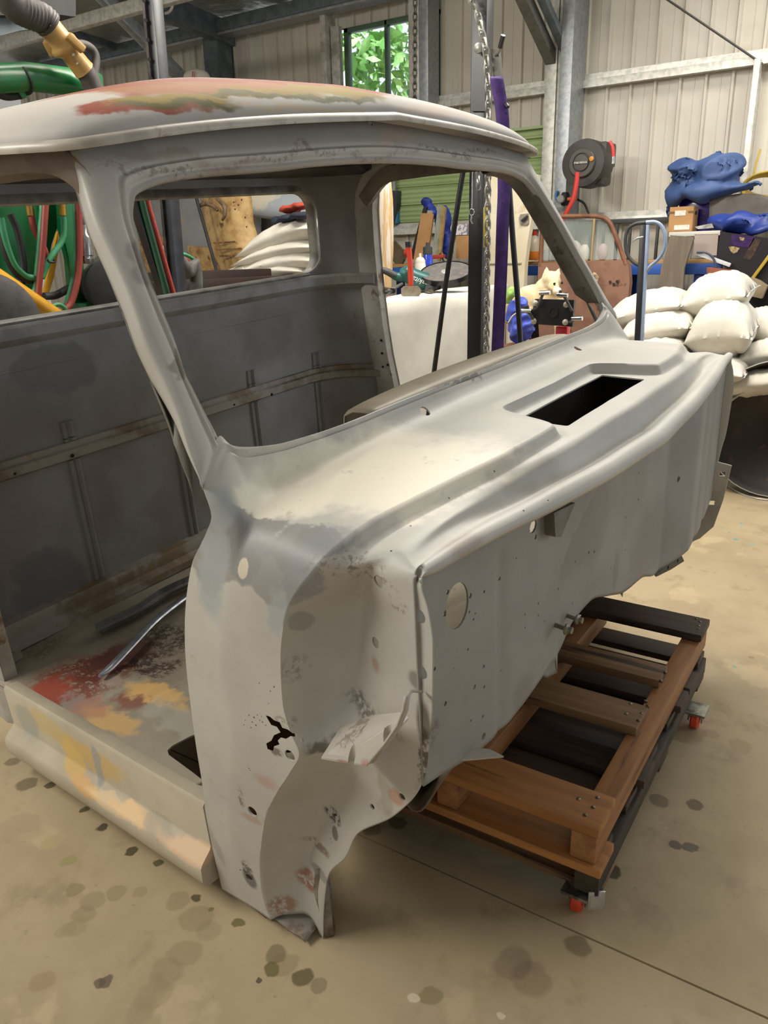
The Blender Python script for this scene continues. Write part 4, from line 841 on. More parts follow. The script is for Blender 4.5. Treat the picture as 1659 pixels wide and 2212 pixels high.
# ------------------------------------------------------------------ lifting mast behind the cab
Yh = 2.72; m_blk = mat('black_painted_steel', '16161a', '222226', rough=.35, scale=8, spec=.6)
top, bot = Py(1040, -20, Yh), Py(1030, 790, Yh)
hm = thing('lifting_mast', 'tall black steel lifting mast with winch standing beyond the cab windscreen', 'hoist', (bot.x, Yh, 0))
part('mast', MB().box((bot.x, Yh, 1.1), (.058, .058, 2.2), bev=.004), m_blk, hm)
part('front_plate', MB().prism([Py(x, y, Yh-.04) for x, y in ((1024, 95), (1046, 95), (1048, 240), (1018, 240))], (0, .012, 0)), m_blk, hm, smooth=0)
for pp, rr in (([(1006, 335), (992, 420), (962, 620), (934, 830)], .0095), ([(1098, 380), (1108, 520), (1118, 640), (1126, 760)], .010)):
    P = [Py(x, y, Yh-.06) for x, y in pp]; d = (P[-1]-P[-2]).normalized(); P.append(P[-1]+d*((P[-1].z-.03)/max(.05, -d.z))); part('stay', MB().tube(P, rr, 12), m_blk, hm)
    P0 = P[0]; part('stay_joint', MB().beam(P0, (bot.x, Yh, P0.z+.03), .012, .02), m_blk, hm)
part('base_frame', MB().box((bot.x, Yh, .05), (.9, .08, .06), bev=.006), m_blk, hm)
P = [Py(1070, 120, Yh-.05), Py(1078, 112, Yh-.07), Py(1087, 76, Yh-.09)]; lv = part('winch_handle', MB().tube(P[:2]+[P[1].lerp(P[2], .3)], .004), mat('winch_zinc', '8f8f8a', rough=.4, metal=.7), hm)
part('grip', MB().tube([P[1].lerp(P[2], .25), P[2]], .008), m_blk, lv)
P = [Py(1064, 194, Yh-.05), Py(1075, 196, Yh-.06), Py(1084, 212, Yh-.07), Py(1097, 232, Yh-.08)]; lv = part('ratchet_handle', MB().tube(P[:3], .004), MC['winch_zinc'], hm)
part('grip', MB().tube([P[2], P[3]], .007), m_blk, lv)
part('pulley', MB().lathe(Py(1036, 105, Yh-.055), (0, -1, 0), [(.012, 0), (.016, .003), (.016, .012), (.006, .016)], 16), MC['winch_zinc'], hm)
part('hook_block', MB().prism([Py(x, y, Yh-.05) for x, y in ((1060, 105), (1076, 108), (1082, 165), (1066, 170))], (0, .02, 0)), mat('winch_grey', '5f5c54', rough=.5, metal=.4), hm)
part('warning_label', MB().prism([Py(x, y, Yh-.034) for x, y in ((1044, 448), (1054, 448), (1053, 535), (1044, 534))], (0, .002, 0)), mat('yellow_label', 'd8c53c', 'b8a832', rough=.5, scale=60), hm, smooth=0)
part('clevis', MB().tube([Py(1128, 332, Yh-.05), Py(1143, 338, Yh-.07)], .007), mat('clevis_zinc', '6e6e70', rough=.3, metal=.8), hm)
mb = MB(); chain(mb, [Py(1014, -10, Yh-.07), Py(1032, 30, Yh-.07), Py(1050, 110, Yh-.07), Py(1056, 200, Yh-.07), Py(1054, 420, Yh-.07), Py(1050, 800, Yh-.07)], .027, .0036, .021)
solo('hoist_chain', mb, m_chn, 'long grey link chain draped down the right side of the black lifting mast', 'chain')
mb = MB(); chain(mb, [Py(1022, 350, Yh-.07), Py(1027, 345, Yh-.07), Py(1033, 375, Yh-.075), Py(1034, 410, Yh-.075)], .020, .0028, .014)
solo('short_chain', mb, m_chz, 'short bright zinc chain looped on the face of the black mast', 'chain')
mb = MB(); mb.tube([Py(1021, 355, Yh-.06), Py(1020, 400, Yh-.06), Py(1019, 452, Yh-.06)], .0022); mb.tube([Py(1019+9*math.cos(a)*.6, 458+7*math.sin(a), Yh-.06) for a in np.linspace(0, 6.28, 13)[:-1]], .0016, closed=True); mb.tube([Py(1019, 464, Yh-.06), Py(1017, 476, Yh-.06), Py(1021, 484, Yh-.06)], .003)
solo('safety_pin', mb, m_chz, 'small wire pin on a cord hanging at the left edge of the black mast', 'pin')
m_pur = mat('purple_webbing', '43286e', '523480', rough=.7, scale=30, c3='2c174e', s3=60)
P = [(1072, 165), (1078, 200), (1086, 260), (1089, 400), (1086, 480), (1081, 620), (1073, 790)]; mb = MB(); P = cat([Py(x, y, Yh-.09) for x, y in P], 5)
mb.grid([[p+Vector((a*.84, a*.54, 0)) for a in (-.022, 0, .022)] for p in P]); o = solo('lifting_strap', mb, m_pur, 'purple webbing lifting strap hanging beside the black mast', 'strap'); solidify(o, .003)

# ------------------------------------------------------------------ cloth covered table and the tools on it
TZ = .985; A, B, C4 = Pz(745, 657, TZ), Pz(1012, 634, TZ), Pz(1098, 613, TZ); D4 = A+(C4-B)
m_cloth = mat('white_dust_sheet', 'd3d0c4', 'c6c2b5', rough=.8, scale=5, bump=.15, bscale=12)
tb = thing('table', 'table hidden under a white sheet and loaded with tools, beyond the cab door opening', 'table', ((A.x+C4.x)/2, (A.y+C4.y)/2, 0))
cen4 = (A+B+C4+D4)/4; m_tw = mat('table_timber', '7a6248', rough=.7)
part('table_top', MB().prism([cen4+(p-cen4)*.95-Vector((0, 0, .035)) for p in (A, B, C4, D4)], (0, 0, .03)), m_tw, tb)
for p in (A, B, C4, D4):
    q_ = cen4+(p-cen4)*.88; part('leg', MB().box((q_.x, q_.y, .475), (.05, .05, .95), bev=.003), m_tw, tb)
per = []
for a, b in ((A, B), (B, C4), (C4, D4), (D4, A)):
    n = 34
    for k in range(n): per.append(a.lerp(b, k/n))
mb = MB(); G = []
for sc_ in (0, .3, .6, .85, .97): G.append([cen4.lerp(p, sc_)+Vector((0, 0, noise.noise(p*6*sc_)*.003)) for p in per])
for z in np.linspace(0, 1, 16):
    rr = []
    for i, p in enumerate(per):
        o_ = (p-cen4).normalized(); f_ = math.sin(i*.62+2*noise.noise(p*2)*3)*.022+noise.noise(Vector((i*.13, z*1.5, 3)))*.04
        rr.append(p+o_*(.006+(.02+f_)*z**.8+.01*math.sin(z*6+i*.2))-Vector((0, 0, .008+z*.86)))
    G.append(rr)
mb.grid(G, closed_v=True); o = solo('dust_sheet', mb, m_cloth, 'white cotton sheet draped to the ground over the tool table', 'cloth', smooth=60); solidify(o, .003, 0)
def on(px, py, z=TZ): return Pz(px, py, z)
R3 = Vector(R_).normalized(); RH = Vector((R_[0], R_[1], 0)).normalized(); VH = Vector((F_[0], F_[1], 0)).normalized(); UP = Vector((0, 0, 1))
def fr_(p0, Y=None): return None
# sledge hammer
h = on(888, 641)+Vector((0, 0, .003)); hmr = thing('club_hammer', 'short club hammer standing on its steel head with a red handle pointing up', 'hammer', h)
sc_ = (h-Vector(CAM)).dot(Vector(F_))/FP
part('head', MB().prism([h+RH*a*sc_+UP*b*sc_ for a, b in ((-21, 2), (-16, 0), (17, 0), (21, 4), (21, 14), (16, 20), (-15, 20), (-21, 15))], VH*20*sc_), mat('worn_hammer_steel', '8a8172', '6f6658', rough=.45, metal=.4, scale=40), hmr)
hd = part('handle', MB().tube([h+VH*.02+UP*20*sc_, h+VH*.02+UP*40*sc_, h+VH*.02+UP*70*sc_+RH*-1*sc_, h+VH*.02+UP*100*sc_-RH*4*sc_], [5.5*sc_, 6.5*sc_, 5.5*sc_, 6.5*sc_], 14), mat('red_fibre_handle', 'b83a22', 'a33220', rough=.4), hmr)
part('end_cap', MB().tube([h+VH*.02+UP*100*sc_-RH*4*sc_, h+VH*.02+UP*111*sc_-RH*4.5*sc_], 7*sc_, 14), m_blk, hmr)
# angle grinder
h = on(900, 630)+Vector((0, 0, .004)); s_ = sc_; gr = thing('angle_grinder', 'large teal angle grinder lying on the white sheet with its cutting disc turned up', 'grinder', h)
m_teal = mat('teal_plastic', '1f5654', '1b4c4a', rough=.4, scale=10); m_gp = mat('dark_grip_rubber', '3a3c3c', '2c2e2e', rough=.6)
def gp(px, py, dv=0.): return on(900, 634)+RH*(px-900)*s_+UP*(639-py)*s_*.98+VH*(.04+dv)
gb = part('motor_body', MB().tube([gp(862, 592), gp(874, 592), gp(895, 603), gp(925, 614), gp(932, 616)], [9*s_, 19*s_, 20*s_, 20*s_, 18*s_], 20), m_teal, gr)
part('rear_handle', MB().tube([gp(808, 575), gp(813, 580), gp(835, 590), gp(855, 600), gp(868, 600)], [5*s_, 7*s_, 7.5*s_, 10*s_, 12*s_], 14, sub=3), m_teal, gr)
part('rubber_grip', MB().tube([gp(818, 582, -.008), gp(835, 589, -.01), gp(853, 598, -.01)], [6*s_, 7.8*s_, 7*s_], 12), m_gp, gr)
part('gear_head', MB().tube([gp(932, 616), gp(945, 618), gp(958, 618)], [18*s_, 17*s_, 13*s_], 16), mat('gear_case_metal', '6a675e', '4f4c46', rough=.4, metal=.6, scale=30), gr)
part('side_handle', MB().tube([gp(945, 625, -.04), gp(930, 628, -.09), gp(923, 624, -.10)], [6*s_, 7.5*s_, 7.5*s_], 14), m_gp, gr)
c_ = gp(970, 592, .0); ax = (UP*.93-VH*.34-RH*.10).normalized()
part('guard', MB().lathe(c_-ax*.016, ax, [(.112, 0), (.122, .002), (.124, .022), (.120, .022), (.117, .004), (.105, .002)], 40, caps=False), mat('black_guard', '26262a', rough=.3, metal=.5), gr)
dc = part('cutting_disc', MB().lathe(c_, ax, [(.03, .004), (.118, .003), (.118, 0), (.03, 0)], 40), mat('abrasive_disc', '4a4744', '5a5652', rough=.8, scale=40), gr)
part('flange_nut', MB().lathe(c_+ax*.003, ax, [(.024, 0), (.022, .003), (.012, .003), (.010, .007)], 20), mat('zinc_nut', 'c8c8c0', rough=.3, metal=.6), dc)
vents = MB()
for k in range(6): vents.beam(gp(872+k*1.7, 585+k*5, -.045+k*.002), gp(879+k*1.7, 586+k*5, -.045+k*.002), .004, .0035)
for k in range(1): part('vent_slots', vents, m_gp, gr)
tc = bpy.data.curves.new('maker_lettering', 'FONT'); tc.body = 'makita'; tc.size = .034; tc.extrude = .0006; tc.align_x = 'CENTER'; tc.align_y = 'CENTER'; tc.shear = .3
to = bpy.data.objects.new('lt', tc); COL.objects.link(to); bpy.context.view_layer.update()
me = bpy.data.meshes.new_from_object(to.evaluated_get(bpy.context.evaluated_depsgraph_get())); bpy.data.objects.remove(to)
ax_x = (RH*.95-UP*.38).normalized(); ax_z = (-VH*.9-UP*.1).normalized(); ax_y = ax_z.cross(ax_x).normalized(); c_ = gp(912, 612, -.047)
mb = MB(); mb.v = [c_-ax_x*v_.co.x-ax_y*v_.co.y+ax_z*(v_.co.z+.001) for v_ in me.vertices]; mb.f = [list(p.vertices) for p in me.polygons]
part('lettering', mb, mat('white_lettering', 'dfe6e4', rough=.5), gb, smooth=0)
def lathe_thing(name, label, cat_, base, specs, scale=None):
    t_ = thing(name, label, cat_, base)
    for nm, prof, m in specs: part(nm, MB().lathe(base, UP, prof, 28), m, t_)
    return t_
b_ = on(908, 622)+Vector((0, 0, .003)); s2 = (b_-Vector(CAM)).dot(Vector(F_))/FP
lathe_thing('spray_can', 'white aerosol can with blue print standing behind the red club hammer', 'spray can', b_, [('can', [(11*s2, 0), (12*s2, 3*s2), (12*s2, 45*s2), (11*s2, 50*s2)], mat('can_white', 'd8d6d0', '2f4f9a', rough=.4, scale=40, lo=.62, hi=.66)), ('cap', [(11*s2, 50*s2), (11*s2, 55*s2), (8*s2, 60*s2), (5*s2, 62*s2), (3*s2, 62*s2), (3*s2, 69*s2), (2*s2, 70*s2)], mat('cap_cream', 'cfc8ba', rough=.4))])
b_ = on(924, 616)+Vector((0, 0, .003)); s2 = (b_-Vector(CAM)).dot(Vector(F_))/FP
lathe_thing('drink_bottle', 'translucent blue drink bottle with black cap behind the spray can', 'bottle', b_, [('body', [(10*s2, 0), (11.5*s2, 4*s2), (12*s2, 40*s2), (11*s2, 52*s2), (9*s2, 62*s2)], mat('blue_plastic', '2038a8', '2a4ad0', rough=.25, coat=.5)), ('lid', [(9.5*s2, 62*s2), (10*s2, 64*s2), (10*s2, 76*s2), (7*s2, 78*s2), (4*s2, 79*s2), (4*s2, 86*s2)], m_gp)])
for k, (p0, p1, r_, m_, lb) in enumerate([((905, 630), (932, 636), 5, mat('steel_tube', '5f5a52', '4a4640', rough=.4, metal=.5), 'short steel tube offcut lying in front of the teal grinder body'), ((838, 636), (868, 618), 4.5, mat('grey_tube', '8a877c', '77746a', rough=.4, metal=.4), 'thin grey tube lying left of the club hammer head')]):
    a, b = on(*p0)+UP*.012, on(*p1)+UP*.012; solo('steel_tube', MB().cyl(a, b, r_*s_, n=16), m_, lb, 'tube')
P = [on(x, y)+UP*.008 for x, y in ((815, 634), (850, 630), (838, 640), (822, 655))]; P.append(P[-1]-UP*.1+RH*-.01-VH*.03); solo('power_cord', MB().tube(P, .005, sub=5), m_gp, 'dark power cord trailing over the left front edge of the white sheet', 'cord')
solo('hand_tools', MB().tube([on(810, 628)+UP*.015, on(850, 634)+UP*.012], .012).tube([on(812, 640)+UP*.012, on(845, 636)+UP*.012], .009), m_gp, 'dark rubber handled tools heaped at the left end of the sheeted table', 'tools')
mb = MB(); mb.tube([on(1000, 607)+UP*.02, on(1014, 596)+UP*.045, on(1024, 600)+UP*.03, on(1036, 606)+UP*.01], [.014, .02, .016, .009], 10, sub=3); solo('air_fitting', mb, mat('grubby_fitting', '4a4a48', '2c2c2c', rough=.5, scale=30), 'small dark machine part lying behind the grinder disc next to the mast', 'fitting')
# ------------------------------------------------------------------ soft shapes
def sack(name, label, group, x0, y0, x1, y1, hpx, Y, dl=.34, droop=.0, tilt=0., seed=0, m=None, ear=None, cat_='sack'):
    a, b = Py(x0, y0, Y), Py(x1, y1, Y); c = (a+b)/2; u = (b-a); L = u.length/2; u.normalize()
    s = (c-Vector(CAM)).dot(Vector(F_))/FP; hh = hpx*s/2; v = Vector((0, math.cos(tilt), math.sin(tilt))); v = (v-u*v.dot(u)).normalized(); w_ = u.cross(v)
    if w_.z < 0: w_ = -w_
    mb = MB(); n, k = 40, 26; rn = random.Random(seed); ph = rn.uniform(0, 9)
    for sg in (1, -1):
        G = []
        for i in range(n+1):
            r = []
            for j in range(k+1):
                p, q_ = -1+2*i/n, -1+2*j/k
                e = max(0, 1-min(1, abs(p)/.95)**2.7)**.6*max(0, 1-min(1, abs(q_)/.95)**2.7)**.6
                pin = 1-.09*(1-abs(q_))*abs(p)**4; pn2 = 1-.10*(1-abs(p))*abs(q_)**4
                wr = (noise.noise(Vector((p*5+ph, q_*3, sg)))*.07+noise.noise(Vector((p*9+ph, q_*6, sg)))*.035+.022*math.sin((p*9+q_*2.5+ph)+3*noise.noise(Vector((p*2, q_*2, ph))))*abs(p)**2)
                z = sg*e*hh*(1+wr*1.6) + (hh*.16*wr*.8*(1-e)) - droop*hh*(p*p)*1.1 - droop*.4*hh*max(0, q_)**2
                P = c+u*(p*L*pin)+v*(q_*dl/2*pn2)+w_*z
                r.append(P)
            G.append(r)
        mb.grid(G)
    if ear:
        e_ = Py(ear[0], ear[1], Y-.02); f_ = Py(ear[2], ear[3], Y-.02); mb.tube([e_, e_.lerp(f_, .5)+Vector((.004, 0, .004)), f_], [.008, .016, .020], 8)
    o = solo(name, mb, m, label, cat_, group, smooth=70)
    bm = bmesh.new(); bm.from_mesh(o.data); bmesh.ops.remove_doubles(bm, verts=bm.verts, dist=.0006); bmesh.ops.recalc_face_normals(bm, faces=bm.faces); bm.to_mesh(o.data); bm.free(); return o
m_sack = mat('white_woven_sack', 'd2cec3', 'c8c3b6', rough=.75, scale=6, bump=.25, bscale=14, bdist=.006)
GR = 'white sacks stacked on the right'
for args in [('plump white sack with a tied ear lying on the very top of the right-hand pile', 1478, 648, 1630, 622, 92, 4.35, .44, .1, .1, 1, (1538, 612, 1536, 592)),
             ('white sack at the upper left of the right-hand pile, passing behind the jack handle', 1318, 680, 1492, 642, 66, 4.30, .44, .15, .1, 2, None),
             ('white sack in the middle left of the right-hand pile, second down', 1350, 716, 1512, 688, 76, 4.22, .44, .1, .1, 3, None),
             ('big creased white sack at the middle of the right-hand pile, under the topmost sack', 1492, 712, 1640, 700, 120, 4.18, .44, .15, .15, 4, None),
             ('flat white sack at the low left of the right-hand pile, right behind the cowl', 1372, 752, 1500, 752, 50, 4.10, .44, .05, 0, 5, None),
             ('white sack low in the right-hand pile showing a folded seam above the dark fender', 1478, 790, 1625, 800, 56, 4.08, .44, .1, 0, 6, None),
             ('white sack at the right edge of the picture, leaning on the big creased sack', 1600, 690, 1700, 720, 80, 4.45, .44, .1, 0, 7, None),
             ('white sack at the right edge of the picture, second from the bottom of the pile', 1600, 770, 1720, 750, 62, 4.30, .44, .1, 0, 8, None),
             ('white sack at the bottom right of the pile, resting just above the dark fender', 1560, 830, 1720, 810, 62, 4.20, .44, .05, 0, 9, None),
             ('white sack at the base of the right-hand pile, half hidden by the cab cowl', 1370, 800, 1560, 830, 60, 4.22, .44, .05, 0, 10, None)]:
    sack('sand_sack', args[0], GR, *args[1:10], seed=args[10], m=m_sack, ear=args[11])
b_ = Py(1490, 850, 4.25); solo('sack_pallet', MB().box((b_.x+.05, 4.42, b_.z/2), (.95, .40, max(.1, b_.z)), bev=.01), m_w2, 'timber crate under the right-hand pile of white sacks', 'crate')
GL = 'white sacks seen through the rear window'
for lab, x0, y0, x1, y1, h_, dr, sd in [('top white sack of the pile behind the rear window, under the red cloth', 553, 540, 720, 478, 58, .5, 21), ('second white sack down of the pile behind the rear window', 545, 562, 722, 522, 42, .5, 22), ('third white sack down of the pile behind the rear window, with plump folds', 560, 578, 730, 552, 52, .4, 23),
                                        ('fourth white sack down of the pile behind the rear window, with a tied corner string', 524, 584, 700, 582, 42, .1, 24), ('lowest white sack visible of the pile behind the rear window', 540, 616, 720, 606, 46, .1, 25), ('white sack at the foot of the pile behind the rear window, mostly below the sill', 530, 655, 720, 645, 50, .1, 26)]:
    sack('sand_sack', lab, GL, x0, y0, x1, y1, h_, 3.55, dl=.40, droop=dr, seed=sd, m=m_sack)
P = [Py(524, 577, 3.34), Py(528, 590, 3.34), Py(532, 604, 3.34)]; solo('tie_string', MB().tube(P, .0022).tube([Py(540, 580, 3.34), Py(537, 606, 3.34)], .0022), m_sack, 'loose white tie strings hanging from a sack corner behind the rear window', 'string')
b_ = Py(620, 672, 3.55); solo('sack_stand', MB().box((b_.x, 3.6, b_.z/2), (.62, .5, b_.z), bev=.01), m_w3, 'dark timber crate holding up the sacks behind the rear window', 'crate')
def blob(name, els, voxel, m, label, cat_, group=None, disp=0., ds=8., sm=6, parent=None):
    """one continuous surface grown over overlapping ellipsoids and tubes; els: (centre, radii) or ('t', pts, radii)"""
    mb = MB()
    for e in els:
        if e[0] == 't': mb.tube(e[1], e[2], 12, sub=3)
        else:
            c, r = Vector(e[0]), e[1]; bm = bmesh.new(); bmesh.ops.create_icosphere(bm, subdivisions=3, radius=1); rot = e[2] if len(e) > 2 else Matrix.Identity(3)
            mb.add([c+rot@Vector((v.co.x*r[0], v.co.y*r[1], v.co.z*r[2])) for v in bm.verts], [[v.index for v in f.verts] for f in bm.faces]); bm.free()
    if parent is None: o = solo(name, mb, m, label, cat_, group, smooth=0)
    else: o = part(name, mb, m, parent, smooth=0, label=None)
    r_ = o.modifiers.new('r', 'REMESH'); r_.mode = 'VOXEL'; r_.voxel_size = voxel; r_.use_smooth_shade = True
    s_ = o.modifiers.new('s', 'SMOOTH'); s_.iterations = sm; s_.factor = .6
    evalmesh(o)
    if disp:
        for v in o.data.vertices:
            n_ = v.normal; p = v.co
            pz2 = Vector((p.x*.7+p.z*.3, p.y, p.z*1.5-p.x*.4)); q_ = (1-abs(noise.noise(pz2*ds))*4)*.65+noise.noise(p*ds*.7+Vector((4, 2, 1)))*.9+noise.noise(p*ds*2.7)*.12-.2; q_ = max(-1.1, min(1.1, q_))
            v.co = v.co+n_*disp*q_
        o.data.update()
        s2m = o.modifiers.new('s2', 'SMOOTH'); s2m.iterations = 3; s2m.factor = .5; evalmesh(o)
    for p in o.data.polygons: p.use_smooth = True
    return o
def Q(px, py, Y, r, ry=None, rz=None):
    """ellipsoid with pixel radius at that depth"""
    c = Py(px, py, Y); s = (c-Vector(CAM)).dot(Vector(F_))/FP; return (c, (r*s, (ry if ry else r)*s, (rz if rz else r)*s), Matrix.Rotation(YAW+0, 3, 'Z') @ Matrix.Rotation(math.radians(66), 3, 'Z') if False else RZ(math.atan2(R_[1], R_[0])))
blob('folded_cloth', [Q(628, 452, 3.45, 28, 30, 9), Q(650, 445, 3.45, 22, 25, 9)], .008, mat('rust_red_cloth', 'a8412c', '943722', rough=.8), 'rust-red folded cloth on the sacks behind the rear window', 'cloth', disp=.006, ds=22)
blob('folded_cloth', [Q(650, 466, 3.40, 26, 30, 9), Q(622, 472, 3.42, 24, 24, 9), Q(600, 478, 3.48, 16, 22, 12)], .008, mat('navy_cloth', '262c3c', '1c2130', rough=.85), 'dark navy bundled cloth under the rust-red one behind the rear window', 'cloth', disp=.006, ds=22)

# ------------------------------------------------------------------ items behind the rear window, left
XM = -2.62
def PX(x, y, X=XM): return Px(x, y, X)
m_gr = mat('machine_green', '0c6331', '0a552a', rough=.35, scale=3, c3='3a5a2a', s3=5); m_yel = mat('machine_yellow', 'dba32e', 'cf9626', rough=.3, coat=.3); m_rub = mat('matt_black_rubber', '1a1a1a', '242424', rough=.65)
m_rh = mat('red_hose', '7e3028', '8a382c', rough=.5); m_gh = mat('green_hose', '2f7a55', '3a8a62', rough=.5); m_br = mat('brass_fitting', 'b09048', '8d7038', rough=.35, metal=.8)
gm_ = thing('green_machine', 'green painted workshop machine with hoses and yellow braces, seen through the rear window', 'machine', PX(80, 700)*Vector((1, 1, 0)) if False else Vector((PX(80, 600).x, PX(80, 600).y, 0)))
def pz_(poly, X, t, m, name, root=gm_, sm=0): return part(name, MB().prism([PX(x, y, X) for x, y in poly], (t, 0, 0)), m, root, smooth=sm)
pz_([(-60, 380), (132, 380), (128, 440), (122, 480), (112, 505), (104, 530), (98, 560), (70, 640), (60, 760), (-60, 760)], XM-.10, .02, m_gr, 'side_panel')
pz_([(118, 380), (157, 380), (165, 520), (176, 640), (184, 760), (148, 760), (146, 660), (138, 560), (124, 500)], XM-.04, .03, m_gr, 'upright')
pz_([(150, 655), (242, 640), (244, 760), (150, 760)], XM-.03, .10, m_gr, 'base_box')
pz_([(121, 500), (126, 520), (112, 600), (92, 665), (84, 662), (100, 590)], XM-.02, .012, m_yel, 'yellow_wedge')
c_ = PX(-120, 176); part('boom_tube', MB().tube([c_, PX(60, 166), PX(200, 182)], .045, 18), m_gr, gm_)
part('tube_flange', MB().lathe(PX(45, 172), (PX(60, 166)-PX(45, 172)), [(.05, 0), (.05, .006)], 18), m_rub, gm_)
pz_([(196, 150), (214, 165), (216, 195), (196, 200)], XM-.02, .02, m_gr, 'boom_end')
part('brace_tube', MB().tube([PX(-30, 583, XM+.10), PX(145, 700, XM+.10)], .030, 16), m_yel, gm_)
part('tyre', MB().lathe(PX(-38, 700, XM+.02), (1, -.45, 0), [(.08, 0), (.15, 0), (.175, .02), (.175, .09), (.15, .11), (.08, .11)], 36), mat('grey_tyre', '4e4c4a', '403e3c', rough=.75, scale=30), gm_)
part('motor_drum', MB().lathe(PX(232, 622, XM+.02), (.9, -.43, .05), [(.02, 0), (.10, 0), (.105, .01), (.105, .12), (.09, .125), (.02, .125)], 32), m_rub, gm_)
part('motor_cover', MB().lathe(PX(246, 612, XM-.05), (.9, -.43, .05), [(.02, 0), (.115, 0), (.12, .01), (.12, .07), (.02, .07)], 32), mat('grimy_cover', '5a5a4c', '3f3f36', rough=.6, scale=30), gm_)
a_, d_ = PX(172, 420, XM+.06), (PX(190, 600, XM+.06)-PX(172, 420, XM+.06)).normalized()
part('hydraulic_coupling', MB().lathe(a_, d_, [(.010, 0), (.010, .03), (.016, .032), (.016, .06), (.012, .062), (.012, .08), (.020, .082), (.020, .10), (.016, .104), (.016, .13), (.024, .14), (.027, .15), (.027, .21), (.024, .213), (.024, .22), (.026, .222), (.022, .24)], 20), mat('polished_coupling', 'b4b4b4', '8f8f90', rough=.22, metal=.9), gm_)
def hose(pts, r, m, X=XM+.05, root=gm_, name='hose', sub=5): return part(name, MB().tube([PX(*p[:2], X if len(p) < 3 else X+p[2]) for p in pts], r, 10, sub=sub), m, root)
hose([(96, 380), (92, 450), (84, 560), (74, 640), (50, 700)], .0125, m_gh); hose([(102, 380), (98, 450), (92, 540), (84, 620), (80, 690)], .0115, m_rh, XM+.07)
hose([(2, 470), (12, 520), (30, 570), (55, 596), (72, 600)], .011, m_gh); hose([(2, 490), (14, 550), (36, 590), (60, 605), (72, 606)], .013, m_rub, XM+.04)
hose([(22, 462), (38, 500), (50, 560), (50, 600), (38, 640)], .012, m_rub, XM+.02); hose([(66, 452), (72, 490), (84, 515), (96, 540), (102, 560)], .011, m_rh, XM+.03)
hose([(135, 455), (138, 490), (134, 520), (112, 552), (104, 566), (90, 600)], .011, m_gh, XM+.06); hose([(168, 380), (170, 450), (172, 540), (168, 600), (155, 650), (140, 670)], .0125, m_rh, XM+.08)
hose([(162, 380), (164, 440), (165, 540), (160, 600), (145, 660)], .0125, m_gh, XM+.06); hose([(100, 680), (112, 664), (126, 658), (138, 664), (142, 670)], .008, m_gh, XM+.10); hose([(95, 640), (120, 638), (150, 622)], .014, m_rub, XM+.0)
hose([(62, 440), (64, 452), (66, 466)], .013, m_br, XM+.03, name='brass_fitting'); hose([(134, 440), (135, 452), (136, 466)], .013, m_br, XM+.06, name='brass_fitting')
hose([(103, 560), (106, 566), (118, 566), (116, 560)], .004, m_rub, XM+.08, name='cable_tie', sub=2)
pz_([(-60, -60), (108, -60), (109, 52), (60, 46), (-60, 50)], XM-.20, .15, m_rub, 'overhead_box')
pz_([(-30, 40), (92, 48), (94, 62), (30, 70), (-30, 85)], XM-.15, .04, m_gh if False else m_dkgalv, 'overhead_bracket')
mb = MB(); P = cat([PX(x, y, XM+.1) for x, y in ((-5, -40), (30, 10), (62, 28), (92, 40), (108, 56))], 8); mb.tube(P, [.045+.003*(k % 2) for k in range(len(P))], 14); part('suction_hose', mb, mat('dark_suction_hose', '4a4442', '3a3634', rough=.6), gm_)
a_, b_ = PX(98, 48, XM+.1), PX(182, 152, XM+.1); d_ = (b_-a_); L = d_.length; d_.normalize()
m_tan = mat('tan_coupling_plastic', 'a8864e', '9a7a46', rough=.4)
tcp = part('hose_coupling', MB().lathe(a_, d_, [(.038, 0), (.040, .004), (.040, L*.36), (.046, L*.40), (.050, L*.44), (.050, L*.50), (.044, L*.54), (.034, L*.60), (.036, L*.96), (.038, L)], 24), m_tan, gm_)
for k, s_ in ((.42, 1), (.5, -1)):
    c_ = a_+d_*L*k; part('claw_lug', MB().beam(c_+RH*.04*s_-d_*.02-VH*.02, c_+RH*.055*s_+d_*.035-VH*.02, .03, .024, bev=.006), m_tan, tcp)
for k, o_ in ((.12, -.6), (.12, .7), (.72, .6), (.90, .1)):
    part('screw', MB().lathe(a_+d_*L*k-VH*.038+RH*.022*o_, -VH, [(.005, 0), (.005, .004), (.002, .005)], 8), m_scr, tcp)
part('suction_hose', MB().tube([PX(180, 150, XM+.1), PX(193, 168, XM+.1), PX(205, 200, XM+.1)], [.034, .034, .033], 14), MC['dark_suction_hose'], gm_)
hose([(140, 110), (170, 96), (196, 104), (207, 125), (204, 160), (198, 185)], .016, MC['dark_suction_hose'], XM-.05, name='bypass_hose'); hose([(0, 195), (20, 182), (40, 190), (55, 210)], .012, m_gh, XM-.02); hose([(-10, 200), (15, 208), (45, 205)], .014, m_rub, XM-.04)
# perforated upright post
XP = -2.2; a_, b_ = Px(331, -30, XP), Px(378, 520, XP); d_ = (b_-a_)
pp = thing('perforated_post', 'slim black slotted steel post rising behind the cab roof', 'post', (b_.x, b_.y, 0)); foot = b_+d_*(b_.z/max(.01, -d_.z)) if d_.z < 0 else b_
part('post_web', MB().beam(a_, foot, .045, .03, up=(1, 0, 0), bev=.002), mat('post_black', '1c1e24', '2a2c32', rough=.35, scale=20), pp)
part('post_flange', MB().beam(a_-RH*.028+VH*-.01, foot-RH*.028-VH*.01, .018, .012, up=(1, 0, 0)), mat('post_grey_flange', '3f3b3a', '5a5452', rough=.3, metal=.5, scale=20), pp)
for k in range(9):
    p = a_+d_*(.06+k*.072)-RH*.028-VH*.022; part('slot', MB().lathe(p, -VH, [(.006, 0), (.006, .003), (.003, .003)], 10), m_rub, pp)
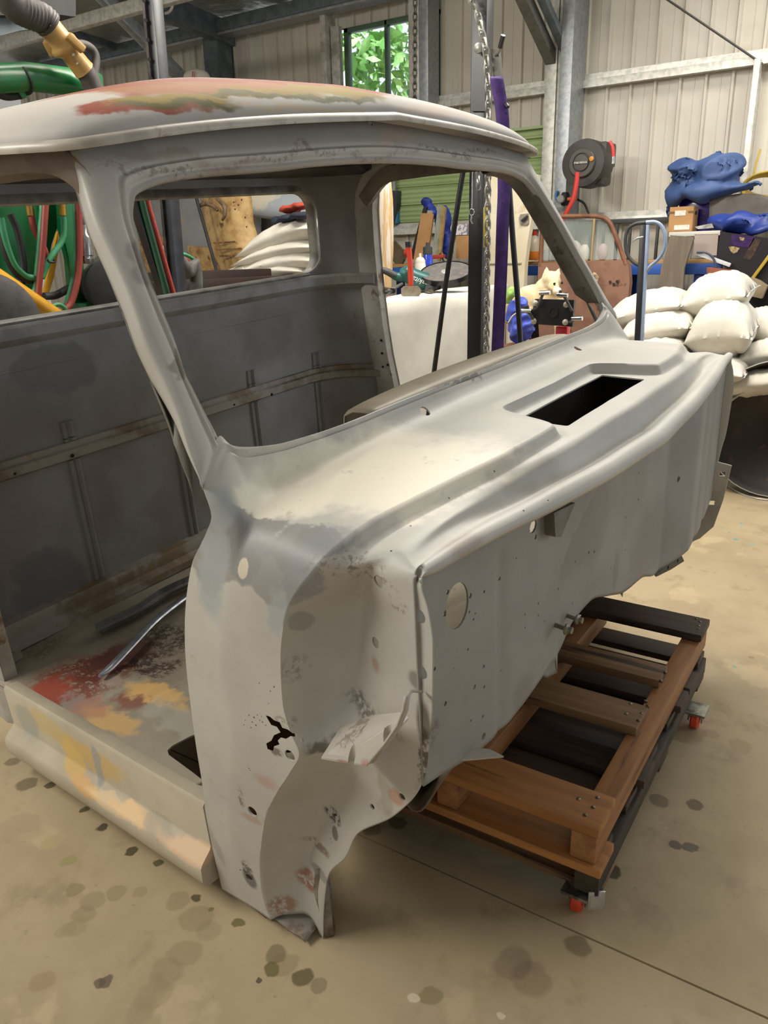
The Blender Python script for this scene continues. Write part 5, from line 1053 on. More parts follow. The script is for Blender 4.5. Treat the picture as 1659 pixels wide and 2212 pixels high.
# slanting black boom and hoses
bm_ = thing('black_boom', 'black slanting steel bar with red and green hoses taped along it, behind the cab', 'bar', Vector((Px(340, 640, -2.1).x, Px(340, 640, -2.1).y, 0)))
P = [Px(285, 400, -2.1), Px(352, 655, -2.1)]; P.append(P[1]+(P[1]-P[0]).normalized()*1.6); P[2].z = max(.02, P[2].z)
part('bar', MB().beam(P[0], P[2], .05, .03, up=(1, 0, 0)), m_blk, bm_)
part('red_hose', MB().tube([Px(312, 400, -2.08), Px(318, 440, -2.08), Px(345, 535, -2.08), Px(380, 660, -2.08)], .011, sub=4), mat('bright_red_hose', 'a83a30', rough=.5), bm_); part('green_hose', MB().tube([Px(303, 400, -2.08), Px(308, 440, -2.08), Px(335, 540, -2.08), Px(368, 660, -2.08)], .011, sub=4), mat('dark_green_hose', '24503a', rough=.5), bm_)
solo('coiled_hose', MB().tube([Px(x, y, -2.35) for x, y in ((330, 560), (350, 545), (385, 560), (408, 590), (425, 635), (425, 1290))], .024, 14, sub=5), mat('grey_duct_hose', '55524e', '403e3a', rough=.7, scale=30), 'thick grey duct hose arching below the rear window glassless opening', 'hose')
solo('thin_hose', MB().tube([Px(x, y, -2.38) for x, y in ((375, 552), (400, 550), (425, 568), (434, 600), (432, 680))], .007, 10, sub=5), m_gh, 'thin green hose curving over the thick grey duct hose', 'hose')
solo('thin_hose', MB().tube([Px(x, y, -2.36) for x, y in ((385, 556), (405, 562), (422, 590), (430, 620), (428, 690))], .007, 10, sub=5), m_rh, 'thin red hose curving between the green hose and grey duct', 'hose')
m_rb = mat('red_brown_beam', '2a150e', '1e0f0a', rough=.6, scale=6)
a_, b_ = Px(330, 628, -2.9), Px(560, 612, -2.9); solo('trailer_beam', MB().beam(a_+VH*.02, Vector((a_.x, b_.y+.05, a_.z)), .10, .16, bev=.006), m_rb, 'red-brown steel beam lying beneath the rusty body panel behind the cab', 'beam')
solo('trailer_rail', MB().beam(Px(330, 622, -2.75), Px(330, 622, -2.75)+Vector((-.05, 1.0, 0)), .10, .05, bev=.004), m_rb, 'low red-brown rail in front of the beam behind the cab', 'rail')
Yb = 3.75; bodyp = thing('spare_truck_body', 'grey and rust-tan dismantled truck body with open hinge brackets, behind the cab', 'truck body', Vector((Py(480, 600, Yb).x, Yb, 0)))
def py_(poly, Y, t, m, name, root, sm=0, sub=None): return part(name, MB().prism([Py(x, y, Y) for x, y in poly], (0, t, 0)), m, root, smooth=sm)
m_gpan = mat('blue_grey_panel', '8a8b8e', '7c7d80', rough=.5, scale=4, c3='a08a60', s3=5)
py_([(240, 395), (560, 395), (560, 640), (240, 640)], Yb+.5, .02, m_gpan, 'cab_side', bodyp)
py_([(300, 505), (352, 512), (352, 640), (300, 640)], Yb+.45, .02, mat('rust_tan_panel', 'a88a58', '7a5c34', rough=.6, scale=14, c3='5a3a20', s3=22), 'rusty_lower_patch', bodyp)
py_([(405, 530), (455, 536), (470, 590), (405, 600)], Yb+.42, .02, MC['rust_tan_panel'], 'rusty_lower_patch', bodyp)
mb = MB(); G = []
ol = [(430, 400, 540), (434, 440, 545), (440, 480, 548), (447, 520, 560), (456, 545, 575), (468, 572, 588), (478, 592, 575)]
for x0, y, x1 in ol: G.append([Py(x0+(x1-x0)*t, y+(6*math.sin(t*6) if y > 560 else 0), Yb-.10*math.sin(math.pi*t)) for t in np.linspace(0, 1, 14)])
Gi = []
for a, b in zip(G[:-1], G[1:]):
    for k in range(4): Gi.append([p.lerp(r, k/4) for p, r in zip(a, b)])
Gi.append(G[-1]); mb.grid(Gi); o = part('hinge_pillar_panel', mb, mat('tan_rust_pillar', 'b89a66', '94713f', rough=.6, scale=10, c3='5e3c20', s3=16), bodyp, smooth=60); solidify(o, .006)
for k in range(3): part('pressed_rib', MB().beam(Py(462+k*6, 525+k*14, Yb-.11), Py(508+k*14, 522+k*15, Yb-.12), .008, .010, bev=.003), mat('rib_rust', '7d5f38', '553619', rough=.7, scale=30), bodyp)
for pth in ([(430, 445), (445, 440), (462, 446), (470, 455)], [(470, 430), (484, 445), (486, 462), (480, 476)]):
    part('hinge_arm', MB().tube([Py(x, y, Yb-.14) for x, y in pth], [.010, .014, .012, .008], 10, sub=4), mat('hinge_rust', '6f5a46', '4a3524', rough=.6, scale=40), bodyp)
for x, y in ((505, 437), (515, 443), (508, 452), (522, 432), (530, 470), (533, 490)): part('bolt_hole', MB().lathe(Py(x, y, Yb-.12), (0, -1, 0), [(.005, 0), (.005, .002)], 8), m_rub, bodyp)
a_, b_ = Py(422, 420, Yb-.16), Py(475, 610, Yb-.16); part('door_seal', MB().tube([a_, a_.lerp(b_, .5), b_], .010), m_rub, bodyp)
fd = thing('fender', 'pale grey curved fender with an off-white patch, behind the sacks in the rear window', 'fender', Vector((Py(600, 500, 4.3).x, 4.3, 0)))
mb = MB(); G = []
for t in np.linspace(0, 1, 18):
    G.append([Py(530+150*t, 385+80*s_+25*t, 4.3-.14*math.sin(s_*2.2)) for s_ in np.linspace(0, 1.0, 12)])
mb.grid(G); o = part('fender_skin', mb, mat('pale_fender', 'a9b0b6', 'd0cab8', rough=.45, scale=3, lo=.48, hi=.55), fd, smooth=60); solidify(o, .006)
py_([(535, 455), (620, 472), (625, 620), (540, 620)], 4.33, .02, m_gpan, 'inner_guard', fd)
# red-striped white pack on the shelf behind the roof
c_ = Py(425, 168, 4.7); s_ = (c_-Vector(CAM)).dot(Vector(F_))/FP
pk = thing('striped_pack', 'white rounded pack with red stripes peeping over the cab roof', 'pack', c_-UP*.10)
blob('pack_body', [(c_, (30*s_, 18*s_, 18*s_), RZ(math.atan2(R_[1], R_[0])))], .012, mat('pack_white', 'd6cec0', rough=.6), '', '', parent=pk)
for k in range(6):
    x = 404+k*4.2; part('stripe', MB().beam(Py(x, 159, 4.7)-VH*(.045+.006*k), Py(x, 172, 4.7)-VH*(.05+.006*k), .006, .004), mat('stripe_red', 'a0564a', rough=.6), pk)
part('pack_stand', MB().box((c_.x, c_.y, (c_.z-.06)/2), (.3, .25, c_.z-.06), bev=.01), m_dkgalv, pk)
# ------------------------------------------------------------------ workbench wall on the right and the clutter on it
m_bl = mat('bench_blue', '2a55a8', '234a94', rough=.45, scale=8); m_card = mat('cardboard', 'b48a5c', 'a67d50', rough=.8, scale=6); m_wht = mat('off_white_paint', 'd8cfb8', 'cabf9f', rough=.45, scale=2, c3='b9a988', s3=6)
Yk = 5.05
BZ = Py(1150, 566, Yk-.19).z
x0, x1 = Py(800, 566, Yk-.19).x, Py(1562, 566, Yk-.19).x
bn = thing('workbench', 'long blue steel workbench with a timber top running along the back wall', 'workbench', ((x0+x1)/2, Yk, 0))
part('bench_top', MB().box(((x0+x1)/2, Yk, BZ-.010), (x1-x0, .38, .022), bev=.003), mat('bench_board', 'b28a58', '9c7646', rough=.6, scale=3, stretch=(1, 12, 12)), bn)
part('front_rail', MB().box(((x0+x1)/2, Yk-.195, BZ-.052), (x1-x0, .025, .060), bev=.003), m_bl, bn)
for i, x in enumerate((x0+.04, x0+.9, x0+1.8, Py(1508, 600, Yk-.19).x, x1-.03)):
    for y in (Yk-.16, Yk+.16): part('leg', MB().box((x, y, (BZ-.08)/2), (.05, .05, BZ-.08), bev=.004), m_bl, bn)
part('lower_shelf', MB().box(((x0+x1)/2, Yk, .42), (x1-x0-.06, .34, .03), bev=.003), m_rb, bn)
for i, (x, s_, m_) in enumerate(((x0+.32, .34, m_rub), (x0+.68, .4, m_rb), (x0+1.35, .38, m_rub), (Py(1400, 620, Yk).x, .42, m_bl), (x1-.22, .36, m_rub))):
    solo('storage_bin', MB().box((x, Yk+.02, .435+s_/2), (.30, .30, s_), bev=.012), m_, ['black bin under the left end of the blue workbench', 'red-brown bin under the blue workbench left of the cream door', 'black bin under the middle of the blue workbench', 'blue bin under the blue workbench behind the pallet jack handle', 'black bin under the right end of the blue workbench'][i], 'bin')
def pbox(name, poly, Y, t, m, label, cat_, bev=0, root=None, sm=0):
    mb = MB().prism([Py(x, y, Y) for x, y in poly], (0, t, 0)); return solo(name, mb, m, label, cat_, smooth=sm)
Yf = Yk-.12
# leaning boards, tarps and boxes, left part of the bench
pbox('leaning_board', [(893, 560), (884, 560), (914, 449), (922, 447)], Yf+.02, .02, m_rub, 'dark narrow board leaning at the left of the tan board on the bench', 'board')
pbox('leaning_board', [(893, 562), (923, 562), (936, 462), (910, 460)], Yf, .015, m_card, 'tan cardboard-coloured board leaning on the workbench behind the blue bottle', 'board')
pbox('leaning_board', [(912, 452), (934, 456), (930, 480), (908, 480)], Yf+.04, .02, mat('grey_offcut', 'a99f92', rough=.7), 'grey rounded offcut peeping above the tan leaning board', 'board')
ch = thing('steel_channel', 'rusty pale steel channel leaning upright on the workbench beside the blue jacket', 'steel channel', Py(938, 563, Yf))
part('web', MB().prism([Py(x, y, Yf) for x, y in ((932, 564), (944, 564), (954, 444), (946, 441))], (0, .02, 0)), mat('channel_face', '9a9c90', '7f8278', rough=.6, scale=20), ch, smooth=0)
part('flange', MB().prism([Py(x, y, Yf-.01) for x, y in ((944, 564), (950, 564), (962, 448), (954, 444))], (0, .02, 0)), mat('channel_edge', 'a8905e', '8a744a', rough=.6, scale=20), ch, smooth=0)
m_tarpd = mat('royal_blue_cloth', '23399a', '1a2c7c', rough=.6, scale=5)
blob('blue_jacket', [Q(922, 436, Yf+.10, 13, 14, 10), Q(930, 458, Yf+.12, 16, 20, 18), Q(958, 480, Yf+.10, 18, 20, 36), Q(967, 530, Yf+.10, 12, 16, 34), Q(972, 545, Yf-.02, 9, 12, 20)], .010, m_tarpd, 'royal blue crumpled jacket hung over boards on the workbench', 'jacket', disp=.010, ds=14)
cl = thing('bar_clamp', 'red-jawed bar clamp lying on the workbench behind the grinder disc', 'clamp', Py(945, 560, Yf-.1)); part('jaw', MB().beam(Py(931, 556, Yf-.1), Py(960, 553, Yf-.1), .03, .025, bev=.004), mat('clamp_red', 'a83a2c', rough=.4), cl); part('screw', MB().tube([Py(950, 548, Yf-.1), Py(960, 566, Yf-.1)], .006), m_rub, cl)
def carton(name, x0, y0, x1, y1, Y, dp, m, label, side=12, cat_='box', lab=None):
    a, b, c, d = Py(x0, y1, Y), Py(x1, y1, Y), Py(x1, y0, Y), Py(x0, y0, Y); W_ = (b-a).length; t_ = thing(name, label, cat_, (a+b)/2)
    part('carton', MB().box(((a+b)/2+Vector((0, dp/2, (c.z-b.z)/2))), (abs(b.x-a.x), dp, abs(c.z-b.z)), bev=.002), m, t_)
    for (u0, v0, u1, v1, m2) in (lab or []):
        p = a+(b-a)*u0+(d-a)*v0; q_ = a+(b-a)*u1+(d-a)*v1
        part('printed_label', MB().box(((p+q_)/2-Vector((0, .002, 0))), (abs(q_.x-p.x), .002, abs(q_.z-p.z))), m2, t_)
    return t_
m_lab = mat('printed_paper', 'd8d4d4', '8c88a8', rough=.7, scale=55, lo=.5, hi=.56); m_paper = mat('white_paper_label', 'd9d4c8', 'b9b3a8', rough=.7, scale=70, lo=.58, hi=.64)
carton('cardboard_box', 985, 508, 1040, 558, Yf+.05, .22, m_card, 'plain cardboard box on the workbench between the slanting stay and the mast')
carton('label_box', 984, 484, 1040, 508, Yf+.06, .20, mat('grey_carton', '77747c', rough=.7), 'small grey box with a printed white label on top of the cardboard box', lab=[(.0, .0, .45, 1, m_lab)])
br_ = thing('push_broom', 'grey-handled black scraper leaning against the green roller shutter', 'broom', Py(852, 462, 5.30)); part('handle', MB().tube([Py(849, 300, 5.36), Py(851, 415, 5.40)], .016), m_galv, br_)
part('blade', MB().prism([Py(x, y, 5.38) for x, y in ((845, 412), (858, 412), (857, 440), (850, 484), (843, 484))], (0, .06, 0)), m_gp, br_, smooth=0)
tp_ = Py(853, 487, 5.43); tp_.z = 1.397; solo('blue_tin', MB().lathe(tp_, UP, [(.04, 0), (.04, .09), (.036, .095)], 20), mat('teal_tin', '1e5f86', rough=.4), 'small teal tin standing on the shutter sill beside the scraper', 'tin')
pbox('steel_offcut', [(846, 560), (850, 520), (868, 540), (872, 560), (862, 580)], Yf-.05, .03, mat('brown_steel', '5a4c38', '463a2a', rough=.6, scale=14), 'dark brown angular steel offcut on the bench behind the tan fender', 'offcut')
blob('red_rag', [Q(873, 546, Yf, 9, 12, 8), Q(872, 556, Yf, 7, 10, 6)], .008, mat('red_rag_cloth', 'b8322c', rough=.8), 'bright red rag on the bench left of the red hammer handle', 'rag', disp=.004, ds=22)
# rust streaked door skins standing left of the table
dk = thing('rusty_door_edge', 'tall tan and white rusty truck door standing edge-on beyond the far door pillar', 'truck door', Vector((Py(820, 640, 3.45).x, 3.45, 0)))
mb = MB(); ol = [(352, 793, 812), (362, 790, 832), (390, 790, 845), (430, 796, 849), (480, 803, 850), (540, 806, 850), (580, 806, 848), (600, 808, 846), (700, 812, 846), (900, 820, 850)]
mb.grid([[Py(xa+(xb-xa)*t, y, 3.45-.03*math.sin(math.pi*t)) for t in np.linspace(0, 1, 12)] for y, xa, xb in ol])
mb.v = [v if v.z > 0 else Vector((v.x, v.y, .0)) for v in mb.v]
m_rs = mat('rust_streaked_enamel', 'b99a6c', 'c8c0b4', rough=.45, scale=9, stretch=(5, 5, .5), lo=.45, hi=.56, c3='7a4a26', s3=5)
o = part('door_skin', mb, m_rs, dk, smooth=60); solidify(o, .02)
part('latch_plate', MB().prism([Py(x, y, 3.41) for x, y in ((800, 398), (812, 402), (811, 424), (804, 420))], (0, .006, 0)), mat('latch_brown', '6f5334', rough=.6), dk, smooth=0)
part('inner_edge', MB().prism([Py(x, y, 3.47) for x, y in ((786, 380), (796, 400), (806, 520), (806, 620), (794, 620), (792, 420))], (0, .02, 0)), mat('brown_inner_edge', '5a3422', '452718', rough=.6, scale=10), dk, smooth=0)
# cream truck door leaning by the mast
cd = thing('cream_door', 'cream truck door with a recessed handle standing behind the purple strap', 'truck door', Vector((Py(1110, 640, 4.55).x, 4.55, 0)))
part('door_skin', MB().prism([Py(x, y, 4.55) for x, y in ((1040, 378), (1162, 377), (1155, 420), (1150, 460), (1140, 520), (1134, 570), (1130, 640), (1124, 760), (1040, 760))], (0, .05, 0)), m_wht, cd, smooth=30)
part('handle_cup', MB().prism([Py(x, y, 4.54) for x, y in ((1121, 470), (1124, 463), (1141, 461), (1142, 482), (1138, 486), (1123, 485))], (0, .012, 0)), mat('handle_cup_grey', '8a8478', rough=.4, metal=.3), cd, smooth=0)
part('handle_lever', MB().beam(Py(1126, 478, 4.525), Py(1140, 466, 4.525), .012, .012, bev=.003), m_rub, cd)
part('belt_crease', MB().box((Py(1090, 569, 4.545).x, 4.545, Py(1090, 569, 4.545).z), (.22, .008, .008), bev=.002), mat('crease_grey', 'a39a88', rough=.5), cd)
# rusty pickup door with quarter glass
rd = thing('rusty_door', 'rusty brown pickup door with its glass and window frame, standing by the bench', 'truck door', Vector((Py(1260, 700, 4.65).x, 4.05, 0)))
m_rd = mat('rusty_brown_door', '8c6753', '7a5746', rough=.6, scale=6, c3='5a3424', s3=18)
part('door_panel', MB().prism([Py(x, y, 4.65) for x, y in ((1163, 568), (1352, 562), (1358, 580), (1360, 610), (1355, 660), (1346, 760), (1330, 1000), (1180, 1030), (1160, 640))], (0, .06, 0)), m_rd, rd, smooth=30)
part('window_frame', MB().tube([Py(x, y, 4.66) for x, y in ((1168, 575), (1170, 520), (1174, 484), (1192, 470), (1235, 467), (1292, 468), (1316, 480), (1334, 520), (1352, 572))], .013, 10, sub=5), mat('rust_frame', '7d5238', '643e2a', rough=.6, scale=16), rd)
part('divider', MB().tube([Py(1284, 472, 4.65), Py(1277, 562, 4.65)], .007), mat('brass_strip', 'a08c62', rough=.5), rd)
gl = mat('dusty_glass', 'b8c4c0', rough=.15, alpha=.22); part('door_glass', MB().prism([Py(x, y, 4.67) for x, y in ((1172, 562), (1176, 486), (1194, 474), (1290, 473), (1312, 484), (1338, 560))], (0, .004, 0)), gl, rd, smooth=0)
for x, y in ((1318, 609), (1333, 608), (1326, 614)): part('bolt_hole', MB().lathe(Py(x, y, 4.645), (0, -1, 0), [(.008, 0), (.008, .002)], 10), m_rub, rd)
part('hinge', MB().tube([Py(1283, 592, 4.62), Py(1290, 602, 4.58), Py(1280, 618, 4.58), Py(1270, 625, 4.6)], .012, sub=3), mat('pale_hinge', 'a89878', '6a5038', rough=.6, scale=40), rd)
# bench clutter, middle
bt = thing('squeeze_bottle', 'clear bottle with a red cap and orange liquid on the bench beside the cream door', 'bottle', Py(1152, 562, Yf-.05)); b_ = Py(1152, 562, Yf-.05); s_ = (b_-Vector(CAM)).dot(Vector(F_))/FP
part('liquid', MB().lathe(b_, UP, [(13*s_, 0), (14*s_, 2*s_), (14*s_, 18*s_)], 20), mat('orange_liquid', 'd07a26', rough=.3), bt); part('bottle_body', MB().lathe(b_, UP, [(14*s_, 18*s_), (14*s_, 36*s_), (10*s_, 44*s_), (5*s_, 50*s_)], 20), mat('cloudy_plastic', 'bfb4a0', rough=.3), bt); part('cap', MB().lathe(b_+UP*50*s_, UP, [(5*s_, 0), (5*s_, 9*s_)], 14), mat('red_cap', 'c02a20', rough=.4), bt)
for i, (x, y, r, h_, c1, lb) in enumerate(((1238, 545, 20, 26, 'b8b4ac', 'pale plastic tub on the bench seen through the rusty door window, left one'), (1262, 548, 12, 22, 'd2cec4', 'small white jar on the bench seen through the rusty door window'), (1302, 545, 13, 20, 'b8a0a0', 'pinkish bag on the bench seen through the rusty door window, right one'), (1208, 545, 12, 22, '9a8f80', 'brown tub on the bench left of the rusty door window'))):
    blob('tub', [Q(x, y, Yf+.05, r, r, h_)], .012, mat('tub_'+c1, c1, rough=.6), lb, 'tub')
gt = thing('black_gate', 'black steel bar gate standing on the workbench behind the rusty door and jack handle', 'gate', Py(1360, 566, Yk+.05)); Yg = Yk+.02
a_, b_ = Py(1250, 476, Yg), Py(1484, 478, Yg); a_.z = b_.z = (a_.z+b_.z)/2
part('top_rail', MB().beam(a_, b_, .03, .026, bev=.003), m_gp, gt)
for k in range(9):
    p = a_.lerp(b_, k/8); part('bar', MB().box((p.x, Yg, (p.z+BZ)/2), (.035 if k in (0, 8) else .016, .02, p.z-BZ), bev=.002), m_gp, gt)
lb_ = pbox('leaning_plank', [(1448, 508), (1499, 512), (1478, 580), (1442, 1100), (1352, 1100), (1428, 580)], 4.72, .025, mat('weathered_plank', '7a7062', '655b4d', rough=.7, scale=2, stretch=(8, 8, .8), bump=.2), 'wide weathered grey plank leaning in front of the bench, right of the jack handle', 'plank')
lb_.data.transform(Matrix.Identity(4))
# shelf, boxes, tarps on the right end
SZ = Py(1500, 500, Yk-.18).z; xs0, xs1 = Py(1445, 500, Yk-.18).x, Py(1556, 500, Yk-.18).x
shf = thing('storage_shelf', 'white-edged shelf on pinkish side panel above the right end of the bench', 'shelf', ((xs0+xs1)/2, Yk, BZ)); part('shelf_board', MB().box(((xs0+xs1)/2, Yk, SZ-.012), (xs1-xs0, .36, .026), bev=.003), mat('shelf_white', 'c8c6bc', rough=.5), shf)
part('end_panel', MB().prism([Py(x, y, Yk-.18) for x, y in ((1500, 506), (1552, 505), (1548, 552), (1498, 552))], (0, .32, 0)), mat('pink_grey_panel', 'b0a098', 'a4958c', rough=.6, scale=4), shf, smooth=0)
part('support', MB().box((xs1-.03, Yk, (SZ+BZ)/2), (.03, .3, SZ-BZ-.03)), m_rub, shf); part('support', MB().box((xs0+.04, Yk+.1, (SZ+BZ)/2), (.03, .1, SZ-BZ-.02)), m_card, shf)
oc = thing('open_carton', 'open-topped cardboard carton with paper labels on the shelf, in front of the purple box', 'box', Py(1478, 490, Yf))
a_, b_, c_, d_ = (Py(x, y, Yf) for x, y in ((1445, 487), (1494, 492), (1497, 447), (1443, 446))); a_.z = b_.z = SZ+.004; tz = (c_.z+d_.z)/2; dp = .12
Wd = b_.x-a_.x; cx_ = (a_.x+b_.x)/2
mb = MB()
for (x, y, w1_, d1_) in ((cx_, Yf, Wd, .006), (cx_, Yf+dp, Wd, .006), (a_.x, Yf+dp/2, .006, dp), (b_.x, Yf+dp/2, .006, dp)): mb.box((x, y, (a_.z+tz)/2), (w1_, d1_, tz-a_.z))
mb.box((cx_, Yf+dp/2, a_.z+.004), (Wd, dp, .006)); part('carton', mb, m_card, oc, smooth=0)
part('paper_label', MB().box((cx_-.005, Yf-.005, tz-.035), (.06, .002, .028)), m_paper, oc); part('paper_label', MB().box((cx_+.01, Yf-.005, a_.z+.022), (.085, .002, .026)), m_paper, oc); part('hand_hole', MB().box((b_.x+.004, Yf+dp/2, tz-.035), (.002, .05, .018)), m_rub, oc)
part('print_mark', MB().box((cx_-.055, Yf-.005, tz-.03), (.035, .001, .010)), m_latch if False else MC['latch_brown'], oc); part('print_mark', MB().box((cx_+.055, Yf-.005, tz-.03), (.035, .001, .010)), MC['latch_brown'], oc)
a_, b_ = Py(1466, 480, Yf+.20), Py(1532, 480, Yf+.20); tz = Py(1500, 424, Yf+.2).z
solo('purple_box', MB().box(((a_.x+b_.x)/2, Yf+.24, (SZ+.003+tz)/2), (b_.x-a_.x, .14, tz-SZ-.003), bev=.005), mat('glossy_purple', '3c1a96', '33148a', rough=.25, coat=.4), 'glossy purple box under the blue tarp, behind the open cardboard carton', 'box')
pbox('magazines', [(1500, 490), (1538, 482), (1542, 492), (1508, 495)], Yf-.02, .12, mat('magazine_silver', 'aaa8a4', '77757a', rough=.4, scale=30), 'silvery papers lying flat on the shelf right of the purple box', 'papers')
m_tarp = mat('blue_tarp', '3f5787', '354d7c', rough=.6, scale=4); m_tarp2 = mat('bright_blue_tarp', '263f92', '1d3278', rough=.45, scale=4)
Yt = Yk
blob('blue_tarp', [Q(1480, 368, Yt, 36, 40, 24), Q(1550, 366, Yt, 55, 50, 36), Q(1462, 410, Yt, 18, 36, 36), Q(1530, 412, Yt, 66, 50, 22), Q(1590, 405, Yt, 40, 40, 14), Q(1620, 398, Yt-.02, 25, 30, 8), Q(1452, 450, Yt+.1, 9, 20, 34)], .013, m_tarp, 'large crumpled blue tarp bundled on top of the boxes at the right', 'tarp', disp=.034, ds=5, sm=3)
blob('blue_tarp', [Q(1560, 478, Yt-.1, 30, 30, 14), Q(1605, 480, Yt-.1, 45, 40, 20), Q(1655, 478, Yt-.1, 40, 36, 20), Q(1640, 495, Yt-.15, 30, 30, 14)], .013, m_tarp2, 'brighter blue tarp drooping below the grey mat at the right edge', 'tarp', disp=.026, ds=6, sm=3)
mb = MB(); mb.grid([[Py(1532+t*150, 432+s_*52-14*math.sin(t*3)+(18*t if s_ > .5 else 0), Yt-.05-.02*s_) for s_ in np.linspace(0, 1, 8)] for t in np.linspace(0, 1, 16)]); o = solo('grey_mat', mb, mat('grey_brown_mat', '5c5650', '4c4640', rough=.7, scale=5), 'stiff grey-brown mat sandwiched between the two blue tarps', 'mat'); solidify(o, .01)
bb = thing('printed_black_box', 'big black retail box with purple and gold printing, tilted under the brighter blue tarp', 'box', Py(1590, 590, Yf-.1)); Yx = Yf-.12
part('carton', MB().prism([Py(x, y, Yx) for x, y in ((1556, 500), (1640, 512), (1700, 520), (1690, 620), (1600, 610), (1548, 560))], (0, .2, 0)), mat('black_print', '141016', '1e1620', rough=.35, scale=6), bb, smooth=0)
part('purple_print', MB().prism([Py(x, y, Yx-.003) for x, y in ((1582, 506), (1632, 512), (1618, 536), (1574, 528))], (0, .002, 0)), mat('purple_print', '3a1a5c', '241038', rough=.3, scale=20), bb, smooth=0)
part('gold_print', MB().prism([Py(x, y, Yx-.004) for x, y in ((1574, 533), (1584, 532), (1598, 536), (1592, 545), (1584, 548), (1578, 542))], (0, .002, 0)), mat('pale_gold_print', 'a89468', '6a5a3c', rough=.4, scale=80), bb, smooth=0)
part('gold_print', MB().prism([Py(x, y, Yx-.004) for x, y in ((1597, 512), (1609, 514), (1606, 520), (1599, 519))], (0, .002, 0)), MC['pale_gold_print'], bb, smooth=0)
part('side_strip', MB().prism([Py(x, y, Yx-.003) for x, y in ((1628, 514), (1646, 518), (1622, 562), (1605, 558))], (0, .002, 0)), mat('strip_print', '2a1c1c', '4a3418', rough=.4, scale=60), bb, smooth=0)
solo('box_stand', MB().prism([Py(x, y, Yx+.02) for x, y in ((1552, 612), (1700, 622), (1700, 900), (1552, 900))], (0, .2, 0)), m_rub, 'dark cabinet standing below the black printed box', 'cabinet', smooth=0)
a_, b_ = Py(1512, 560, Yf-.16), Py(1578, 572, Yf-.16); solo('white_batten', MB().beam(Py(1508, 548, Yf-.16), Py(1578, 573, Yf-.16), .02, .020, bev=.002), mat('batten_white', 'c9ccd2', rough=.4), 'white batten lying slanted off the right end of the bench', 'batten')
solo('black_cable', MB().tube([Py(x, y, Yf-.18) for x, y in ((1505, 545), (1525, 546), (1541, 558), (1546, 580), (1545, 600))], .006, sub=5), mat('blue_black_cable', '3a4250', rough=.5), 'dark cable curling over the right end of the workbench', 'cable')
pbox('timber_offcuts', [(1526, 578), (1580, 584), (1582, 600), (1528, 600)], Yf-.22, .15, mat('terracotta_board', '96583c', '7c4630', rough=.7, scale=10), 'reddish timber boards below the white batten at the bench end', 'timber')
pb = pbox('paper_sack', [(1623, 598), (1640, 606), (1657, 618), (1645, 645), (1622, 640), (1605, 628)], 4.75, .06, mat('brown_paper', '96866c', '85765e', rough=.8, scale=12), 'crumpled brown paper packet behind the topmost white sack', 'packet')
solo('yellow_bar', MB().beam(Py(1618, 612, 4.78), Py(1690, 515, 4.78), .03, .016, bev=.002), mat('yellow_bar_paint', 'b89a34', '9c8228', rough=.35), 'yellow metal bar leaning at the right edge above the sacks', 'bar')
yc = thing('yellow_cord_coil', 'coiled yellow extension cord hung on the back wall at the right edge', 'cord', Py(1655, 395, 5.30)); m_yc = mat('yellow_cord', 'c8b050', 'b49a3c', rough=.5)
for k in range(7):
    c_ = (1660+k*2, 402+k*1.5); R0_ = 52+k*3; part('loop', MB().tube([Py(c_[0]+R0_*math.cos(a), c_[1]+(R0_*.42+k*2)*math.sin(a), 5.30-.01*k) for a in np.linspace(0, 6.28, 26)[:-1]], .007, 8, closed=True), m_yc, yc)
part('tail', MB().tube([Py(1643, 322, 5.26), Py(1634, 352, 5.26), Py(1626, 388, 5.25)], .006), m_yc, yc)
# hose reel
hc = Py(1258, 352, 5.0); s_ = (hc-Vector(CAM)).dot(Vector(F_))/FP; hr = thing('hose_reel', 'black retractable air hose reel mounted on the steel wall column', 'hose reel', hc-UP*.2)
axr = (Vector(CAM)-hc); axr.z = 0; axr = (axr.normalized()-RH*.45).normalized(); m_hr = mat('reel_black_plastic', '3a3634', '302c2a', rough=.5, scale=8)
R0_ = 49*s_; part('casing', MB().lathe(hc-axr*.19, axr, [(R0_*.8, -.02), (R0_*.96, .01), (R0_, .03), (R0_, .16), (R0_*.96, .185), (R0_*.5, .19), (R0_*.1, .19)], 40), m_hr, hr)
part('outlet_box', MB().beam(hc-axr*.19+RH*R0_*.55+UP*R0_*.35, hc-axr*.01+RH*R0_*.55+UP*R0_*.35, R0_*.95, R0_*1.0, bev=.02), m_hr, hr)
part('outlet_box', MB().beam(hc-axr*.19+RH*R0_*.5-UP*R0_*.45, hc-axr*.01+RH*R0_*.5-UP*R0_*.45, R0_*.8, R0_*.95, bev=.03), m_hr, hr)
part('centre_boss', MB().lathe(hc, axr, [(R0_*.60, -.01), (R0_*.60, .012), (R0_*.56, .018), (R0_*.40, .018), (R0_*.38, .010), (R0_*.34, .010), (R0_*.32, .022), (R0_*.05, .024)], 36), mat('boss_plastic', '46423f', rough=.45), hr)
ur = axr.cross(UP).normalized(); ur = ur if ur.dot(RH) > 0 else -ur
part('logo_bar', MB().box(hc+axr*.028, (.085, .004, .012), Matrix((ur, axr, UP)).transposed()), mat('logo_grey', 'a8a4a0', '6a6664', rough=.4, scale=90), hr)
part('orange_badge', MB().lathe(hc+axr*.022+ur*R0_*.47+UP*R0_*.12, axr, [(.014, 0), (.014, .004), (.008, .006)], 14), mat('badge_orange', 'd08a2a', rough=.4), hr)
m_rho = mat('red_air_hose', 'c03a34', rough=.45)
part('air_hose', MB().tube([Py(x, y, 4.86) for x, y in ((1247, 372), (1245, 395), (1238, 430), (1222, 462), (1205, 495), (1195, 515))], .014, sub=4), m_rho, hr)
